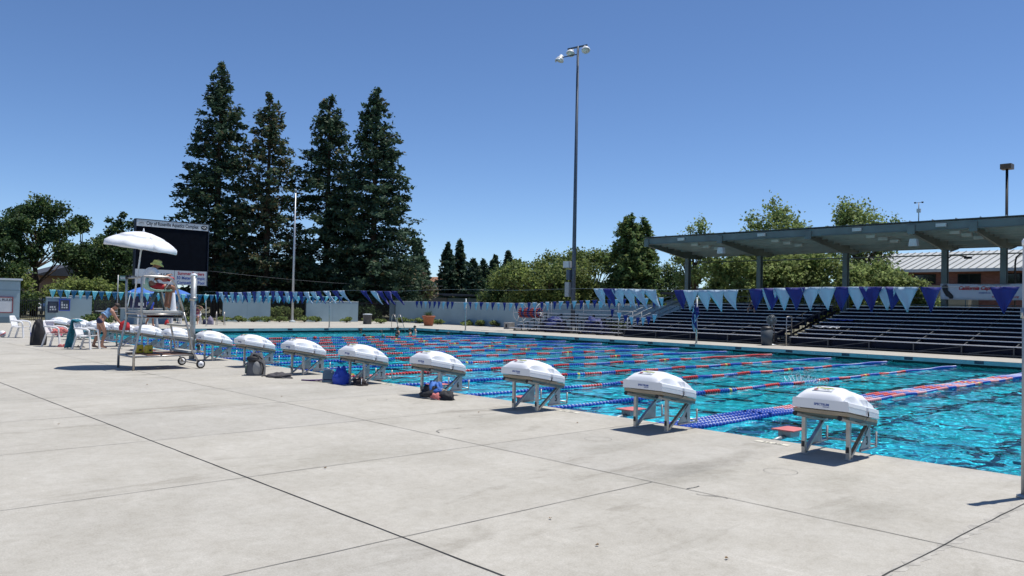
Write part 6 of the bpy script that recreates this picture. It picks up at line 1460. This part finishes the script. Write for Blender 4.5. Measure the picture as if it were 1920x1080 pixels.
t = thing('clothes_heap', (-7.25,-.88,0), 'heap of dark, blue and red swim gear at the legs of block 6', 'clothes')
for nm, mt_, off, r, sd in (('dark_bag','bag_black',(-.12,-.02,0),(.23,.17,.20),71),('blue_garment','umb_blue',(-.06,.02,.10),(.17,.12,.16),72),('red_garment','pink_towel',(.10,-.10,0),(.13,.08,.10),73),('black_garment','bag_black',(.22,.02,0),(.16,.13,.13),74),('tan_strap','tan_strip',(.10,.05,.12),(.09,.05,.05),75)):
    lump('x', 0, r, sd, 9, 18, .45).build(nm, M[mt_], t).location = off
g = MB(); g.tube([(-.36,.0,.01),(-.30,-.14,.012),(-.16,-.2,.012),(.0,-.19,.02),(.2,-.16,.01)], .007, 5); g.build('cord', M['light_grey'], t)
t = thing('bundled_cord', (-6.45,.18,-.10), 'tangled grey cord hanging below the red board by block 5', 'cord'); g = MB(); g.tube([(.16*math.cos(i*.9)*(.6+.4*math.sin(i)), .08*math.sin(i*.9), -.05+.10*math.sin(i*.55)) for i in range(40)], .008, 5); g.build('cord_coil', M['tan_strip'], t)
t = thing('swim_fins', (-12.1,.15,-.02), 'pale yellow swim fins left on the pool edge between the two blocks marked 8', 'fins', .6)
for s in (-1,1): g = MB(); g.prism([(-.08,-.12),(.08,-.12),(.10,.16),(-.10,.16)], 2, 0, .02); g.build('blade', M['yellow_plastic'], t, bevel=.004).location = (s*.12,0,.02); 
t = thing('pink_mat', (-22.6,-.75,0), 'pinkish board lying on the deck at the foot of the far starting blocks', 'mat', .1); g = MB(); g.box(-.5,-.18,.001,.5,.18,.02); g.build('mat_sheet', M['pink'], t); g = MB(); g.box(-.3,-.1,.0205,.3,-.06,.022); g.build('stripe', M['purple'], t)
t = thing('tote_bag', (-48.2,12.05,0), 'patterned tote bag on the far deck beside the seated woman', 'bag'); lump('x', 0, (.26,.2,.46), 81, amp=.12).build('bag_body', M['lilac_skirt'], t); g = MB(); g.tube([(-.1,0,.45),(0,0,.58),(.1,0,.45)], .012, 6); g.build('handle', M['slab_white'], t)
t = thing('small_tote', (-48.7,11.85,0), 'small white and navy tote at the feet of the seated woman', 'bag'); lump('x', 0, (.15,.12,.30), 82, amp=.12).build('bag_body', M['navy_cloth'], t); g = MB(); g.tube([(-.08,0,.3),(0,0,.42),(.08,0,.3)], .014, 6); g.build('handle', M['slab_white'], t)
t = thing('red_ball', (-47.6,9.1,0), 'round red bag on the far deck under the counter, seen below the platform', 'bag'); lump('x', 0, (.20,.20,.30), 83, amp=.08).build('bag_body', M['red_cloth'], t); g = MB(); g.tube([(-.05,0,.32),(0,0,.38),(.05,0,.32)], .01, 5); g.build('handle', M['black'], t)
t = thing('grey_cone', (-43.24,6.9,0), 'grey traffic cone on the far deck behind the lifeguard chair', 'cone'); g = MB(); g.lathe([(.13,.03),(.10,.08),(.03,.62),(.02,.63)], n=14); g.build('cone_body', M['galv'], t); g = MB(); g.box(-.17,-.17,0,.17,.17,.03); g.build('cone_base', M['galv'], t)
# small poles left of the chair on the far deck
for i, (x, y, lab) in enumerate(((-41.7,4.6,'thin leaning pole on the far deck right of the bending woman'),(-45.3,10.6,'thin pole on the far deck right of the chair ladder'))):
    t = thing('thin_pole', (x, y, 0), lab, 'pole', 0, 'thin poles on the far deck'); g = MB(); g.tube([(0,0,0),(.0,.35 if i == 0 else -.1,2.0)], .022, 6); g.build('pole', M['slab_white'], t); g = MB(); g.lathe([(.10,0),(.10,.02),(.03,.03)], n=10); g.build('foot', M['galv'], t)
# dry leaves blown over the concrete
lf = None
for i, (x, y) in enumerate(((-3.75,-1.05),(-8.9,-3.0),(-.35,-5.1),(.35,-5.35),(-3.1,-5.5),(-7.6,-6.8),(1.1,-4.9),(-5.4,-1.5),(-12,-4.2))):
    g = MB(); r_ = random.Random(i); n = 9; pts = [((.013 if k % 2 else .008)*math.cos(2*PI*k/n)*1.5, (.013 if k % 2 else .008)*math.sin(2*PI*k/n), .008+.006*math.sin(k*1.3)) for k in range(n)]
    g.add([(0,0,.004)]+pts, [(0,1+k,1+(k+1)%n) for k in range(n)]); o = g.build('dry_leaf', mat('dry_leaf_brown', (.26,.17,.09), .9) if i == 0 else bpy.data.materials['dry_leaf_brown'], None, fix=False, solid=.001)
    o.location = (x, y, .006); o.rotation_euler.z = r_.uniform(0,6)
    tag(o, ['small brown leaf on the deck behind block 5, nearest the pool edge','small brown leaf near the joint crossing at centre left','brown leaf near the bottom edge right of centre, left one','brown leaf near the bottom edge right of centre, right one','small brown leaf just above the thick dark joint','small dark leaf left of the thick dark joint','small leaf near the wide joint at bottom right','small leaf behind the clothes heap','tiny leaf far left on the open deck'][i], 'leaf', 'dry leaves on the deck')
